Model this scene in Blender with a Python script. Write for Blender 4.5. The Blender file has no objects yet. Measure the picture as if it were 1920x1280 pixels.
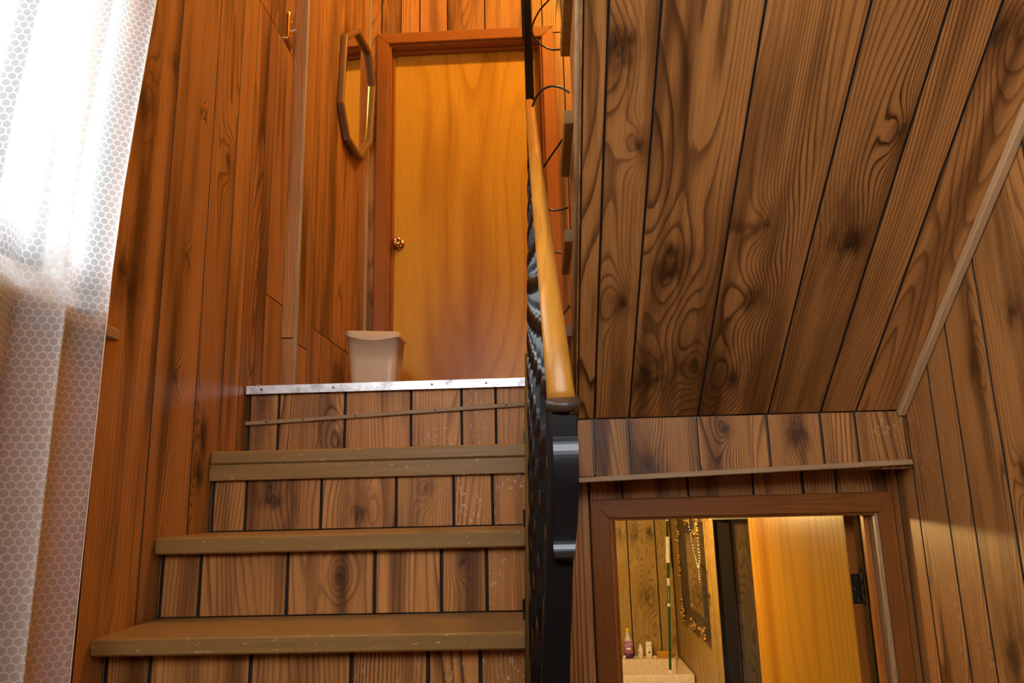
import bpy, bmesh, math, random
from mathutils import Vector, Matrix

# ------------------------------------------------------------------ camera, sky, exposure
SC = bpy.context.scene
COL = SC.collection
random.seed(7)

cam_d = bpy.data.cameras.new('camera')
cam = bpy.data.objects.new('camera', cam_d)
COL.objects.link(cam)
cam_d.sensor_fit = 'HORIZONTAL'
cam_d.sensor_width = 36.0
cam_d.lens = 36.0 * 1370.0 / 1920.0
cam_d.clip_start = 0.02
PITCH, YAW, ROLL = math.radians(12.0118), math.radians(-2.0795), math.radians(-1.4150)
fwd = Vector((math.sin(YAW) * math.cos(PITCH), math.cos(YAW) * math.cos(PITCH), math.sin(PITCH)))
rt0 = Vector((math.cos(YAW), -math.sin(YAW), 0))
up0 = rt0.cross(fwd)
rt = rt0 * math.cos(ROLL) + up0 * math.sin(ROLL)
up = -rt0 * math.sin(ROLL) + up0 * math.cos(ROLL)
cam.matrix_world = Matrix(((rt.x, up.x, -fwd.x, 0), (rt.y, up.y, -fwd.y, 0), (rt.z, up.z, -fwd.z, 0), (0, 0, 0, 1)))
SC.camera = cam

SKY = 13.5                 # overcast daylight outside the window
LAMP_STAIR = 2100.0       # warm bulb over the stairwell (radiance)
LAMP_CELLAR = 1050.0       # warm bulb in the room beyond the lower door
world = bpy.data.worlds.new('overcast_sky')
SC.world = world
world.use_nodes = True
bg = world.node_tree.nodes['Background']
bg.inputs['Color'].default_value = (0.88, 0.94, 1.0, 1)
bg.inputs['Strength'].default_value = SKY
SC.view_settings.view_transform = 'Standard'
SC.view_settings.look = 'None'
SC.view_settings.gamma = 1.0
SC.view_settings.use_curve_mapping = False
SC.view_settings.exposure = 0.12
SC.cycles.max_bounces = 7
SC.cycles.diffuse_bounces = 4
SC.cycles.glossy_bounces = 3
SC.cycles.transmission_bounces = 2
SC.cycles.transparent_max_bounces = 10
SC.cycles.caustics_reflective = False

# ------------------------------------------------------------------ node helpers / materials
class G:
    def __init__(s, mat):
        s.t = mat.node_tree
        s.n = s.t.nodes
    def new(s, typ, **kw):
        n = s.n.new(typ)
        for k, v in kw.items():
            setattr(n, k, v)
        return n
    def put(s, sock, v):
        if isinstance(v, bpy.types.NodeSocket):
            s.t.links.new(v, sock)
        elif v is not None:
            sock.default_value = v
    def m(s, op, a, b=None, c=None, clamp=False):
        n = s.new('ShaderNodeMath', operation=op, use_clamp=clamp)
        s.put(n.inputs[0], a); s.put(n.inputs[1], b); s.put(n.inputs[2], c)
        return n.outputs[0]
    def v(s, op, a, b=None):
        n = s.new('ShaderNodeVectorMath', operation=op)
        s.put(n.inputs[0], a); s.put(n.inputs[1], b)
        return n.outputs['Value'] if op in ('LENGTH', 'DOT_PRODUCT', 'DISTANCE') else n.outputs[0]
    def xyz(s, x, y, z):
        n = s.new('ShaderNodeCombineXYZ')
        s.put(n.inputs[0], x); s.put(n.inputs[1], y); s.put(n.inputs[2], z)
        return n.outputs[0]
    def sep(s, v):
        n = s.new('ShaderNodeSeparateXYZ'); s.put(n.inputs[0], v)
        return n.outputs
    def noise(s, vec, scale=1.0, detail=1.0, rough=0.5):
        n = s.new('ShaderNodeTexNoise')
        s.put(n.inputs['Vector'], vec)
        n.inputs['Scale'].default_value = scale
        n.inputs['Detail'].default_value = detail
        n.inputs['Roughness'].default_value = rough
        return n.outputs['Fac']
    def mix(s, f, a, b, blend='MIX'):
        n = s.new('ShaderNodeMix', data_type='RGBA', blend_type=blend)
        s.put(n.inputs[0], f); s.put(n.inputs[6], a); s.put(n.inputs[7], b)
        return n.outputs[2]
    def ramp(s, f, pts, interp='LINEAR'):
        n = s.new('ShaderNodeValToRGB')
        n.color_ramp.interpolation = interp
        e = n.color_ramp.elements
        while len(e) < len(pts):
            e.new(0.5)
        for i, (p, c) in enumerate(pts):
            e[i].position = p
            e[i].color = (c, c, c, 1) if isinstance(c, (int, float)) else (*c, 1)
        s.put(n.inputs[0], f)
        return n.outputs[0]
    def rng(s, f, a, b, c, d):
        n = s.new('ShaderNodeMapRange')
        s.put(n.inputs[0], f)
        for i, x in enumerate((a, b, c, d)):
            n.inputs[i + 1].default_value = x
        return n.outputs[0]
    def attr(s, name, vec=False):
        n = s.new('ShaderNodeAttribute', attribute_type='OBJECT', attribute_name=name)
        return n.outputs['Vector'] if vec else n.outputs['Fac']

def base_mat(name):
    m = bpy.data.materials.new(name)
    m.use_nodes = True
    g = G(m)
    return m, g, g.n['Principled BSDF']

def wood(name, light, dark, knot=(0.03, 0.012, 0.006), across=5.0, along=0.55, amp=1.6, tilt=5.0, K=13.0,
         contrast=0.8, fiber=0.25, blotch=0.35, rough=0.42, knots=True, bump=0.12, wear=False, wob=0.02, spec=0.35, bs=(8.0, 1.0)):
    """Sawn wood: growth-ring contours of a stretched noise field, bent around knots."""
    m, g, b = base_mat(name)
    co = g.new('ShaderNodeTexCoord').outputs['Object']
    u, v, w = g.sep(co)[0:3]
    s = g.attr('seed')
    vec = lambda a, c, off=0.0: g.xyz(g.m('MULTIPLY', u, a), g.m('MULTIPLY', v, c), g.m('ADD', g.m('MULTIPLY', w, a * 0.6), g.m('ADD', s, off)))
    h = g.m('MULTIPLY', g.noise(vec(across, along), 1, 1.2, 0.45), amp)
    fr_ = g.m('SUBTRACT', g.m('FRACT', g.m('MULTIPLY', s, 7.31)), 0.5)
    tl = g.m('MULTIPLY', g.m('ADD', fr_, g.m('MULTIPLY', g.m('SIGN', fr_), 0.35)), tilt)
    h = g.m('ADD', h, g.m('MULTIPLY', u, tl))
    h = g.m('ADD', h, g.m('MULTIPLY', g.noise(vec(45, 5, 3.0), 1, 1.5), wob))
    core = None
    halo = None
    if knots:
        jx = g.m('MULTIPLY', g.m('SUBTRACT', g.noise(vec(26, 13, 9.0), 1, 3, 0.6), 0.5), 2.6)
        jy = g.m('MULTIPLY', g.m('SUBTRACT', g.noise(vec(26, 13, 19.0), 1, 3, 0.6), 0.5), 2.6)
        for nm in ('k0', 'k1', 'k2'):
            kx, ky, kr = g.sep(g.attr(nm, True))[0:3]
            rr = g.m('MAXIMUM', kr, 0.0005)
            du = g.m('DIVIDE', g.m('SUBTRACT', u, kx), rr)
            dv = g.m('DIVIDE', g.m('SUBTRACT', v, ky), g.m('MULTIPLY', rr, 1.7))
            ds = g.m('ADD', g.m('MULTIPLY', g.m('ADD', du, g.m('MULTIPLY', jx, 0.25)), du), g.m('MULTIPLY', dv, dv))
            du = g.m('ADD', du, jx); dv = g.m('ADD', dv, jy)
            d2 = g.m('ADD', g.m('MULTIPLY', du, du), g.m('MULTIPLY', dv, dv))
            d2 = g.m('MAXIMUM', d2, 0.0)
            gs = g.m('POWER', 2.718, g.m('MULTIPLY', ds, -0.16))
            h = g.m('ADD', h, g.m('MULTIPLY', gs, 0.24))
            c1 = g.m('POWER', 2.718, g.m('MULTIPLY', d2, -2.4))
            c2 = g.m('POWER', 2.718, g.m('MULTIPLY', d2, -0.30))
            core = c1 if core is None else g.m('MAXIMUM', core, c1)
            halo = c2 if halo is None else g.m('MAXIMUM', halo, c2)
    ring = g.m('FRACT', g.m('MULTIPLY', h, K))
    line = g.ramp(ring, [(0.0, 0.12), (0.30, 0.02), (0.62, 0.18), (0.86, 0.95), (0.94, 1.0), (1.0, 0.15)])
    mod = g.rng(g.noise(vec(6, 0.8, 21.0), 1, 1.5), 0.33, 0.66, 0.30, 1.0)
    pk = g.rng(g.m('FRACT', g.m('MULTIPLY', s, 3.77)), 0, 1, 0.60, 1.15)
    lf = g.m('MULTIPLY', g.m('MULTIPLY', g.m('MULTIPLY', line, mod), contrast), pk, clamp=True)
    col = g.mix(lf, (*light, 1), (*dark, 1))
    bl = g.rng(g.noise(vec(bs[0], bs[1], 41.0), 1, 2.5), 0.48, 0.70, 0.0, blotch)
    col = g.mix(bl, col, (*dark, 1))
    if knots:
        hn = g.m('MULTIPLY', halo, g.rng(g.noise(vec(30, 9, 15.0), 1, 2.5), 0.35, 0.65, 0.20, 1.0))
        col = g.mix(hn, col, (*dark, 1))
        cn = g.m('MULTIPLY', core, g.rng(g.noise(vec(90, 50, 33.0), 1, 2), 0.3, 0.7, 0.45, 1.0))
        col = g.mix(cn, col, (*knot, 1))
    fb = g.noise(vec(330, 7, 5.0), 1, 2)
    fbv = g.rng(fb, 0.25, 0.75, 1.0 - fiber, 1.0 + fiber * 0.6)
    tone = g.attr('tone')
    col = g.mix(1.0, col, g.xyz(g.m('MULTIPLY', fbv, tone), g.m('MULTIPLY', fbv, tone), g.m('MULTIPLY', fbv, tone)), 'MULTIPLY')
    if wear:
        wn = g.m('MULTIPLY', g.rng(g.noise(vec(110, 60, 77.0), 1, 2, 0.6), 0.60, 0.64, 0, 1),
                 g.rng(g.noise(vec(9, 6, 71.0), 1, 1), 0.5, 0.6, 0, 1))
        wn = g.m('MULTIPLY', wn, g.attr('wear'), clamp=True)
        col = g.mix(wn, col, (0.55, 0.36, 0.25, 1))
    g.put(b.inputs['Base Color'], col)
    b.inputs['Roughness'].default_value = rough
    b.inputs['Specular IOR Level'].default_value = spec
    if bump:
        bn = g.new('ShaderNodeBump')
        bn.inputs['Strength'].default_value = bump
        bn.inputs['Distance'].default_value = 0.002
        g.put(bn.inputs['Height'], fb)
        g.put(b.inputs['Normal'], bn.outputs[0])
    return m

def plain(name, col, rough=0.5, metal=0.0, spec=0.5, var=0.0, scale=8.0, emit=None, bump=0.0, bscale=60.0):
    m, g, b = base_mat(name)
    b.inputs['Roughness'].default_value = rough
    b.inputs['Metallic'].default_value = metal
    b.inputs['Specular IOR Level'].default_value = spec
    co = g.new('ShaderNodeTexCoord').outputs['Object']
    if var:
        f = g.rng(g.noise(co, scale, 3), 0.3, 0.7, 1 - var, 1 + var)
        g.put(b.inputs['Base Color'], g.mix(1.0, (*col, 1), g.xyz(f, f, f), 'MULTIPLY'))
    else:
        b.inputs['Base Color'].default_value = (*col, 1)
    if bump:
        bn = g.new('ShaderNodeBump')
        bn.inputs['Strength'].default_value = bump
        bn.inputs['Distance'].default_value = 0.002
        g.put(bn.inputs['Height'], g.noise(co, bscale, 3))
        g.put(b.inputs['Normal'], bn.outputs[0])
    if emit:
        b.inputs['Emission Color'].default_value = (*emit[0], 1)
        b.inputs['Emission Strength'].default_value = emit[1]
    return m

M = {}
M['panel'] = wood('wood_panelling', (0.48, 0.200, 0.054), (0.058, 0.016, 0.0035), wear=True, K=17, tilt=9, contrast=1.0, blotch=0.8, bs=(15.0, 1.0), rough=0.44, spec=0.22)
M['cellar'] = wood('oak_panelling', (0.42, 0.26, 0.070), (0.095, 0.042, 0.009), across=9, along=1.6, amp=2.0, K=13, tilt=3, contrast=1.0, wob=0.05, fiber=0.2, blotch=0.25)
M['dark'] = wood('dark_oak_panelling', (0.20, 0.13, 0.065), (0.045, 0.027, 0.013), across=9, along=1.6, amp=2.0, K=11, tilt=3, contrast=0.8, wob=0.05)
M['birch'] = wood('birch_veneer', (0.60, 0.285, 0.024), (0.34, 0.110, 0.006), across=2.2, along=0.30, amp=2.0, K=9, tilt=3, contrast=0.5, fiber=0.12, blotch=1.0, bs=(7.0, 0.45), knots=False, rough=0.3, spec=0.2, bump=0.03, wob=0.015)
M['casing'] = wood('stained_casing', (0.31, 0.098, 0.018), (0.17, 0.044, 0.008), across=14, along=0.8, amp=1.3, K=9, contrast=0.45, fiber=0.12, blotch=0.3, knots=False, rough=0.33, bump=0.03, spec=0.25)
M['trim'] = wood('trim_wood', (0.40, 0.24, 0.115), (0.24, 0.13, 0.055), across=20, along=1, amp=1.3, K=8, contrast=0.5, fiber=0.15, blotch=0.3, knots=False, rough=0.5, bump=0.05)
M['rail'] = wood('handrail_maple', (0.52, 0.215, 0.026), (0.20, 0.058, 0.007), across=16, along=2.0, amp=1.2, K=6, contrast=0.4, fiber=0.15, blotch=0.55, knots=False, rough=0.30, bump=0.03, spec=0.32)
M['mframe'] = wood('mirror_frame_wood', (0.20, 0.085, 0.03), (0.09, 0.032, 0.012), across=20, along=1, amp=1.2, K=8, contrast=0.5, knots=False, rough=0.25, bump=0.0, spec=0.6)
M['backing'] = plain('dark_backing', (0.018, 0.010, 0.006), 0.9)
M['groove'] = plain('dark_groove_stain', (0.030, 0.013, 0.006), 0.7)
M['plaster'] = plain('off_white_plaster', (0.62, 0.57, 0.48), 0.9, var=0.05)
M['lino'] = plain('brown_linoleum', (0.16, 0.09, 0.05), 0.45, var=0.2)
M['concrete'] = plain('concrete', (0.30, 0.28, 0.25), 0.9, var=0.15)
M['iron'] = plain('black_painted_iron', (0.004, 0.004, 0.0045), 0.20, 0.0, 0.45, bump=0.03, bscale=60)
M['brass'] = plain('brass', (0.80, 0.52, 0.16), 0.22, 1.0)
M['knobmetal'] = plain('polished_bronze_brass', (0.78, 0.50, 0.25), 0.10, 1.0)
M['chrome'] = plain('chrome', (0.75, 0.75, 0.75), 0.15, 1.0)
M['silver'] = plain('silver', (0.80, 0.76, 0.70), 0.25, 1.0)
M['oldmetal'] = plain('aged_bronze', (0.060, 0.050, 0.030), 0.45, 0.8, var=0.4, scale=60)
M['screw'] = plain('dull_screw', (0.20, 0.16, 0.11), 0.4, 1.0)
M['beige'] = plain('beige_plastic', (0.62, 0.43, 0.26), 0.38, var=0.04, scale=6)
M['toggle'] = plain('ivory_plastic', (0.75, 0.66, 0.48), 0.35)
M['sink'] = plain('speckled_composite', (0.78, 0.62, 0.42), 0.42, var=0.14, scale=70)
M['gilt'] = plain('gilded_plaster', (0.34, 0.20, 0.06), 0.38, 0.65, var=0.5, scale=55, bump=0.6, bscale=70)
M['framedark'] = plain('dark_bronze_frame', (0.060, 0.042, 0.025), 0.4, 0.3, var=0.35, scale=40)
M['green'] = plain('green_enamel', (0.012, 0.085, 0.020), 0.25)
M['white'] = plain('white_plastic', (0.82, 0.76, 0.66), 0.4)
M['yellow'] = plain('yellow_plastic', (0.85, 0.55, 0.01), 0.35)
M['purple'] = plain('purple_liquid', (0.055, 0.010, 0.110), 0.12)
M['lilac'] = plain('lilac_label', (0.38, 0.13, 0.30), 0.4, var=0.4, scale=90)
M['clearpl'] = plain('clear_plastic', (0.55, 0.45, 0.38), 0.08, spec=0.8)
M['red'] = plain('red_print', (0.55, 0.10, 0.06), 0.5)
M['brown'] = plain('brown_print', (0.22, 0.07, 0.03), 0.5)
M['amber'] = plain('amber_plastic', (0.62, 0.30, 0.03), 0.15, spec=0.7)
M['cork'] = plain('pale_soap', (0.80, 0.66, 0.45), 0.6)
M['shadowhole'] = plain('hole_shade_nail_black', (0.01, 0.008, 0.006), 0.6)  # nail heads, and the shade inside the overflow hole as flat black
M['winwhite'] = plain('white_window_paint', (0.80, 0.78, 0.74), 0.4)
M['grass'] = plain('lawn', (0.10, 0.13, 0.05), 0.9, var=0.3)
M['bulb_a'] = plain('warm_bulb', (1, 0.8, 0.5), 0.5, emit=((1.0, 0.635, 0.12), LAMP_STAIR))
M['bulb_b'] = plain('warm_cellar_bulb', (1, 0.8, 0.5), 0.5, emit=((1.0, 0.66, 0.22), LAMP_CELLAR))

def mat_mirror():
    m, g, b = base_mat('mirror_glass')
    b.inputs['Base Color'].default_value = (0.85, 0.82, 0.78, 1)
    b.inputs['Metallic'].default_value = 1.0
    b.inputs['Roughness'].default_value = 0.02
    return m
M['mirror'] = mat_mirror()

def mat_paint():
    """Tan floor paint on the treads: brush streaks, scuffs and chipped edges."""
    m, g, b = base_mat('tan_floor_paint')
    co = g.new('ShaderNodeTexCoord').outputs['Object']
    u, v, w = g.sep(co)[0:3]
    s = g.attr('seed')
    st = g.noise(g.xyz(g.m('MULTIPLY', u, 60), g.m('MULTIPLY', v, 3), g.m('ADD', g.m('MULTIPLY', w, 60), s)), 1, 3)
    f = g.rng(st, 0.3, 0.7, 0.86, 1.12)
    col = g.mix(1.0, (0.250, 0.133, 0.037, 1), g.xyz(f, f, f), 'MULTIPLY')
    chip = g.m('MULTIPLY', g.rng(g.noise(g.xyz(g.m('MULTIPLY', u, 150), g.m('MULTIPLY', v, 50), g.m('ADD', g.m('MULTIPLY', w, 150), s)), 1, 2), 0.69, 0.72, 0, 1), 0.8)
    col = g.mix(chip, col, (0.50, 0.34, 0.20, 1))
    worn = g.m('MULTIPLY', g.rng(g.noise(g.xyz(g.m('MULTIPLY', u, 8), g.m('MULTIPLY', v, 5), s), 1, 2), 0.5, 0.75, 0, 1), 0.45)
    col = g.mix(worn, col, (0.24, 0.115, 0.035, 1))
    g.put(b.inputs['Base Color'], col)
    b.inputs['Roughness'].default_value = 0.40
    b.inputs['Specular IOR Level'].default_value = 0.3
    bn = g.new('ShaderNodeBump')
    bn.inputs['Strength'].default_value = 0.35
    bn.inputs['Distance'].default_value = 0.002
    g.put(bn.inputs['Height'], g.m('SUBTRACT', st, chip))
    g.put(b.inputs['Normal'], bn.outputs[0])
    return m
M['paint'] = mat_paint()

def mat_alu():
    m, g, b = base_mat('worn_aluminium')
    co = g.new('ShaderNodeTexCoord').outputs['Object']
    n = g.noise(co, 30, 4, 0.65)
    g.put(b.inputs['Base Color'], g.ramp(n, [(0.3, (0.42, 0.38, 0.36)), (0.6, (0.80, 0.79, 0.78))]))
    g.put(b.inputs['Roughness'], g.rng(n, 0.3, 0.7, 0.5, 0.3))
    b.inputs['Metallic'].default_value = 0.75
    return m
M['alu'] = mat_alu()

def mat_glass():
    m = bpy.data.materials.new('window_glass')
    m.use_nodes = True
    g = G(m)
    g.n.remove(g.n['Principled BSDF'])
    t = g.new('ShaderNodeBsdfTransparent')
    gl = g.new('ShaderNodeBsdfGlossy')
    gl.inputs['Roughness'].default_value = 0.02
    fr = g.new('ShaderNodeFresnel')
    fr.inputs['IOR'].default_value = 1.45
    mx = g.new('ShaderNodeMixShader')
    g.put(mx.inputs[0], fr.outputs[0]); g.put(mx.inputs[1], t.outputs[0]); g.put(mx.inputs[2], gl.outputs[0])
    g.put(g.n['Material Output'].inputs['Surface'], mx.outputs[0])
    return m
M['glass'] = mat_glass()

def mat_lace():
    """Sheer honeycomb net: opaque white threads round half-open hexagons."""
    m = bpy.data.materials.new('white_lace_net')
    m.use_nodes = True
    g = G(m)
    g.n.remove(g.n['Principled BSDF'])
    uv = g.new('ShaderNodeUVMap', uv_map='cloth').outputs[0]
    p = g.v('SCALE', uv)
    p.node.inputs['Scale'].default_value = 1 / 0.0150
    H = (1.0, 1.7320508, 1.0)
    half = (0.5, 0.8660254, 0.5)
    def cell(q):
        n = g.new('ShaderNodeVectorMath', operation='WRAP')
        g.put(n.inputs[0], q); n.inputs[1].default_value = H; n.inputs[2].default_value = (0, 0, 0)
        return g.v('SUBTRACT', n.outputs[0], half)
    a = cell(p)
    b = cell(g.v('ADD', p, half))
    ax, ay = g.sep(a)[0:2]
    bx, by = g.sep(b)[0:2]
    def hexd(x, y):
        x = g.m('ABSOLUTE', x); y = g.m('ABSOLUTE', y)
        return g.m('MAXIMUM', x, g.m('ADD', g.m('MULTIPLY', x, 0.5), g.m('MULTIPLY', y, 0.8660254)))
    d = g.m('MINIMUM', hexd(ax, ay), hexd(bx, by))
    thr = g.rng(d, 0.38, 0.46, 0.0, 1.0)
    dif = g.new('ShaderNodeBsdfDiffuse'); dif.inputs['Color'].default_value = (0.86, 0.86, 0.86, 1)
    trl = g.new('ShaderNodeBsdfTranslucent'); trl.inputs['Color'].default_value = (0.80, 0.81, 0.83, 1)
    cl = g.new('ShaderNodeMixShader'); cl.inputs[0].default_value = 0.62
    g.put(cl.inputs[1], dif.outputs[0]); g.put(cl.inputs[2], trl.outputs[0])
    tr = g.new('ShaderNodeBsdfTransparent')
    mx = g.new('ShaderNodeMixShader')
    g.put(mx.inputs[0], g.rng(thr, 0, 1, 0.55, 0.93))
    g.put(mx.inputs[1], tr.outputs[0]); g.put(mx.inputs[2], cl.outputs[0])
    g.put(g.n['Material Output'].inputs['Surface'], mx.outputs[0])
    return m
M['lace'] = mat_lace()

# ------------------------------------------------------------------ object helpers
WM = {}          # world matrix of every object made here

def finish(o, mw, parent=None, seed=None, tone=1.0):
    WM[o.name] = mw
    COL.objects.link(o)
    if parent is not None:
        o.parent = parent
        o.matrix_basis = WM[parent.name].inverted() @ mw
    else:
        o.matrix_basis = mw
    o['seed'] = random.uniform(0, 90) if seed is None else seed
    o['tone'] = tone
    return o

def tag(o, label, cat, group=None, kind=None):
    o['label'] = label
    o['category'] = cat
    if group:
        o['group'] = group
    if kind:
        o['kind'] = kind
    return o

def struct(o, label, cat):
    return tag(o, label, cat, kind='structure')

def empty(name, loc, label=None, cat=None, kind=None, group=None):
    o = bpy.data.objects.new(name, None)
    o.empty_display_size = 0.1
    finish(o, Matrix.Translation(Vector(loc)))
    if label:
        tag(o, label, cat, group, kind)
    return o

def mobj(name, verts, faces, mat, parent=None, mw=None, smooth=False, tone=1.0, seed=None, center=True):
    """A mesh; verts are in world space unless mw is given."""
    if mw is None:
        c = Vector((0, 0, 0))
        if center:
            lo = [min(v[i] for v in verts) for i in range(3)]
            hi = [max(v[i] for v in verts) for i in range(3)]
            c = Vector([(a + b) / 2 for a, b in zip(lo, hi)])
        mw = Matrix.Translation(c)
        verts = [Vector(v) - c for v in verts]
    me = bpy.data.meshes.new(name)
    me.from_pydata([tuple(v) for v in verts], [], faces)
    me.materials.append(M[mat] if isinstance(mat, str) else mat)
    bm = bmesh.new(); bm.from_mesh(me)
    bmesh.ops.recalc_face_normals(bm, faces=bm.faces)
    bm.to_mesh(me); bm.free()
    if smooth:
        for p in me.polygons:
            p.use_smooth = True
    o = bpy.data.objects.new(name, me)
    return finish(o, mw, parent, seed, tone)

def basis(U, V, N, o):
    U, V, N, o = Vector(U), Vector(V), Vector(N), Vector(o)
    return Matrix(((U.x, V.x, N.x, o.x), (U.y, V.y, N.y, o.y), (U.z, V.z, N.z, o.z), (0, 0, 0, 1)))

def cham_box(a, b, c, ch):
    """verts/faces of a box a x b x c centred at 0 with chamfered edges."""
    a, b, c = a / 2, b / 2, c / 2
    bm = bmesh.new()
    bmesh.ops.create_cube(bm, size=1)
    bmesh.ops.scale(bm, vec=(2 * a, 2 * b, 2 * c), verts=bm.verts)
    if ch > 0:
        bmesh.ops.bevel(bm, geom=list(bm.edges), offset=ch, segments=1, affect='EDGES', profile=0.5)
    vs = [v.co.copy() for v in bm.verts]
    bm.verts.index_update()
    fs = [[v.index for v in f.verts] for f in bm.faces]
    bm.free()
    return vs, fs

def board(name, o, U, V, N, du, dv, dn, mat, parent=None, ch=0.0, tone=1.0, seed=None):
    vs, fs = cham_box(du, dv, dn, ch)
    return mobj(name, vs, fs, mat, parent, basis(U, V, N, o), tone=tone, seed=seed)

def box(name, x0, x1, y0, y1, z0, z1, mat, parent=None, ch=0.0, tone=1.0, seed=None):
    """Axis box; its local v axis runs along the longest side so that grain follows it."""
    c = ((x0 + x1) / 2, (y0 + y1) / 2, (z0 + z1) / 2)
    d = (x1 - x0, y1 - y0, z1 - z0)
    k = max(range(3), key=lambda i: d[i])
    ax = [Vector((1, 0, 0)), Vector((0, 1, 0)), Vector((0, 0, 1))]
    iu, iv, iw = (k + 2) % 3, k, (k + 1) % 3
    return board(name, c, ax[iu], ax[iv], ax[iw], d[iu], d[iv], d[iw], mat, parent, ch, tone, seed)

def boxes(name, bl, mat, parent=None):
    vs, fs = [], []
    for x0, x1, y0, y1, z0, z1 in bl:
        n = len(vs)
        vs += [Vector((x, y, z)) for z in (z0, z1) for y in (y0, y1) for x in (x0, x1)]
        fs += [[n + i for i in f] for f in ((0, 2, 3, 1), (4, 5, 7, 6), (0, 1, 5, 4), (2, 6, 7, 3), (0, 4, 6, 2), (1, 3, 7, 5))]
    return mobj(name, vs, fs, mat, parent)

def tube_data(pts, r, seg=8, closed=False, caps=True, r2=None):
    """Tube through points with parallel-transported frames; r may be a list; r2 = second half-axis."""
    pts = [Vector(p) for p in pts]
    n = len(pts)
    R = r if isinstance(r, (list, tuple)) else [r] * n
    vs, fs = [], []
    t = (pts[1] - pts[0]).normalized()
    ref = Vector((0, 0, 1)) if abs(t.z) < 0.9 else Vector((1, 0, 0))
    a = t.cross(ref).normalized()
    for i, p in enumerate(pts):
        if closed:
            t = (pts[(i + 1) % n] - pts[i - 1]).normalized()
        else:
            t = (pts[min(i + 1, n - 1)] - pts[max(i - 1, 0)]).normalized()
        a = (a - t * a.dot(t)).normalized()
        b = t.cross(a)
        rb = r2 if r2 else R[i]
        for k in range(seg):
            an = 2 * math.pi * k / seg
            vs.append(p + a * (R[i] * math.cos(an)) + b * (rb * math.sin(an)))
    m = n if closed else n - 1
    for i in range(m):
        j = (i + 1) % n
        for k in range(seg):
            l = (k + 1) % seg
            fs.append([i * seg + k, i * seg + l, j * seg + l, j * seg + k])
    if caps and not closed:
        fs.append(list(range(seg))[::-1]); fs.append([(n - 1) * seg + k for k in range(seg)])
    return vs, fs

def tube(name, pts, r, mat, parent=None, seg=8, closed=False, smooth=True, r2=None):
    vs, fs = tube_data(pts, r, seg, closed, True, r2)
    return mobj(name, vs, fs, mat, parent, smooth=smooth)

def lathe_data(prof, seg=20, sx=1.0, sy=1.0, sq=1.0):
    """prof: (radius, z) list, closed with caps. sq<1 squares the section (superellipse)."""
    vs, fs = [], []
    for r, z in prof:
        for k in range(seg):
            a = 2 * math.pi * k / seg
            c, s = math.cos(a), math.sin(a)
            c = math.copysign(abs(c) ** sq, c); s = math.copysign(abs(s) ** sq, s)
            vs.append(Vector((r * c * sx, r * s * sy, z)))
    for i in range(len(prof) - 1):
        for k in range(seg):
            l = (k + 1) % seg
            fs.append([i * seg + k, i * seg + l, (i + 1) * seg + l, (i + 1) * seg + k])
    fs.append(list(range(seg))[::-1])
    fs.append([(len(prof) - 1) * seg + k for k in range(seg)])
    return vs, fs

def lathe(name, prof, loc, mat, parent=None, seg=20, axis='Z', sx=1.0, sy=1.0, sq=1.0):
    vs, fs = lathe_data(prof, seg, sx, sy, sq)
    mw = Matrix.Translation(Vector(loc))
    if axis == 'Y':       # profile z runs toward the camera (-Y)
        mw = mw @ Matrix.Rotation(math.radians(90), 4, 'X')
    elif axis == 'X':     # profile z runs toward +X
        mw = mw @ Matrix.Rotation(math.radians(90), 4, 'Y')
    return mobj(name, vs, fs, mat, parent, mw, smooth=True)

def spline(pts, n=10):
    pts = [Vector(p) for p in pts]
    out = []
    for i in range(len(pts) - 1):
        p0, p1, p2, p3 = pts[max(i - 1, 0)], pts[i], pts[i + 1], pts[min(i + 2, len(pts) - 1)]
        for k in range(n):
            t = k / n
            out.append(0.5 * ((2 * p1) + (p2 - p0) * t + (2 * p0 - 5 * p1 + 4 * p2 - p3) * t * t + (3 * p1 - p0 - 3 * p2 + p3) * t ** 3))
    out.append(pts[-1])
    return out

PLANK_CACHE = {}
def plank_mesh(du, dv, th, ch, mat):
    key = (round(du, 4), round(dv, 4), th, ch, mat)
    if key in PLANK_CACHE:
        return PLANK_CACHE[key]
    a, b = du / 2, dv / 2
    back = [(-a, -b), (a, -b), (a, b), (-a, b)]
    vs = [(x, y, 0) for x, y in back] + [(x, y, th - ch) for x, y in back] + [(math.copysign(abs(x) - ch, x), math.copysign(abs(y) - ch * 0.4, y), th) for x, y in back]
    fs = []
    for l in range(2):
        for k in range(4):
            j = (k + 1) % 4
            fs.append([l * 4 + k, l * 4 + j, l * 4 + 4 + j, l * 4 + 4 + k])
    fs.append([8, 9, 10, 11]); fs.append([3, 2, 1, 0])
    me = bpy.data.meshes.new('plank')
    me.from_pydata(vs, [], fs)
    me.materials.append(M[mat])
    me.materials.append(M['groove'])          # plank edges carry the dark groove stain
    for p in me.polygons:
        p.material_index = 0 if p.index == 8 else 1
    PLANK_CACHE[key] = me
    return me

def plank(parent, mw, du, dv, mat='panel', th=0.006, ch=0.0015, knots=(), tone=None, wear=0.0, auto=0.12, seed=None):
    o = bpy.data.objects.new('plank', plank_mesh(du, dv, th, ch, mat))
    finish(o, mw, parent, seed=seed, tone=random.uniform(0.86, 1.12) if tone is None else tone)
    ks = list(knots)
    if not ks and random.random() < auto and dv > 0.12:
        for _ in range(random.choice((1, 1, 2))):
            ks.append((random.uniform(-0.35, 0.35) * du, random.uniform(-0.45, 0.45) * dv, random.uniform(0.006, 0.014)))
    for i in range(3):
        o['k%d' % i] = [float(x) for x in ks[i]] if i < len(ks) else [50.0, 50.0, 0.001]
    o['wear'] = float(wear)
    return o

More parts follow.
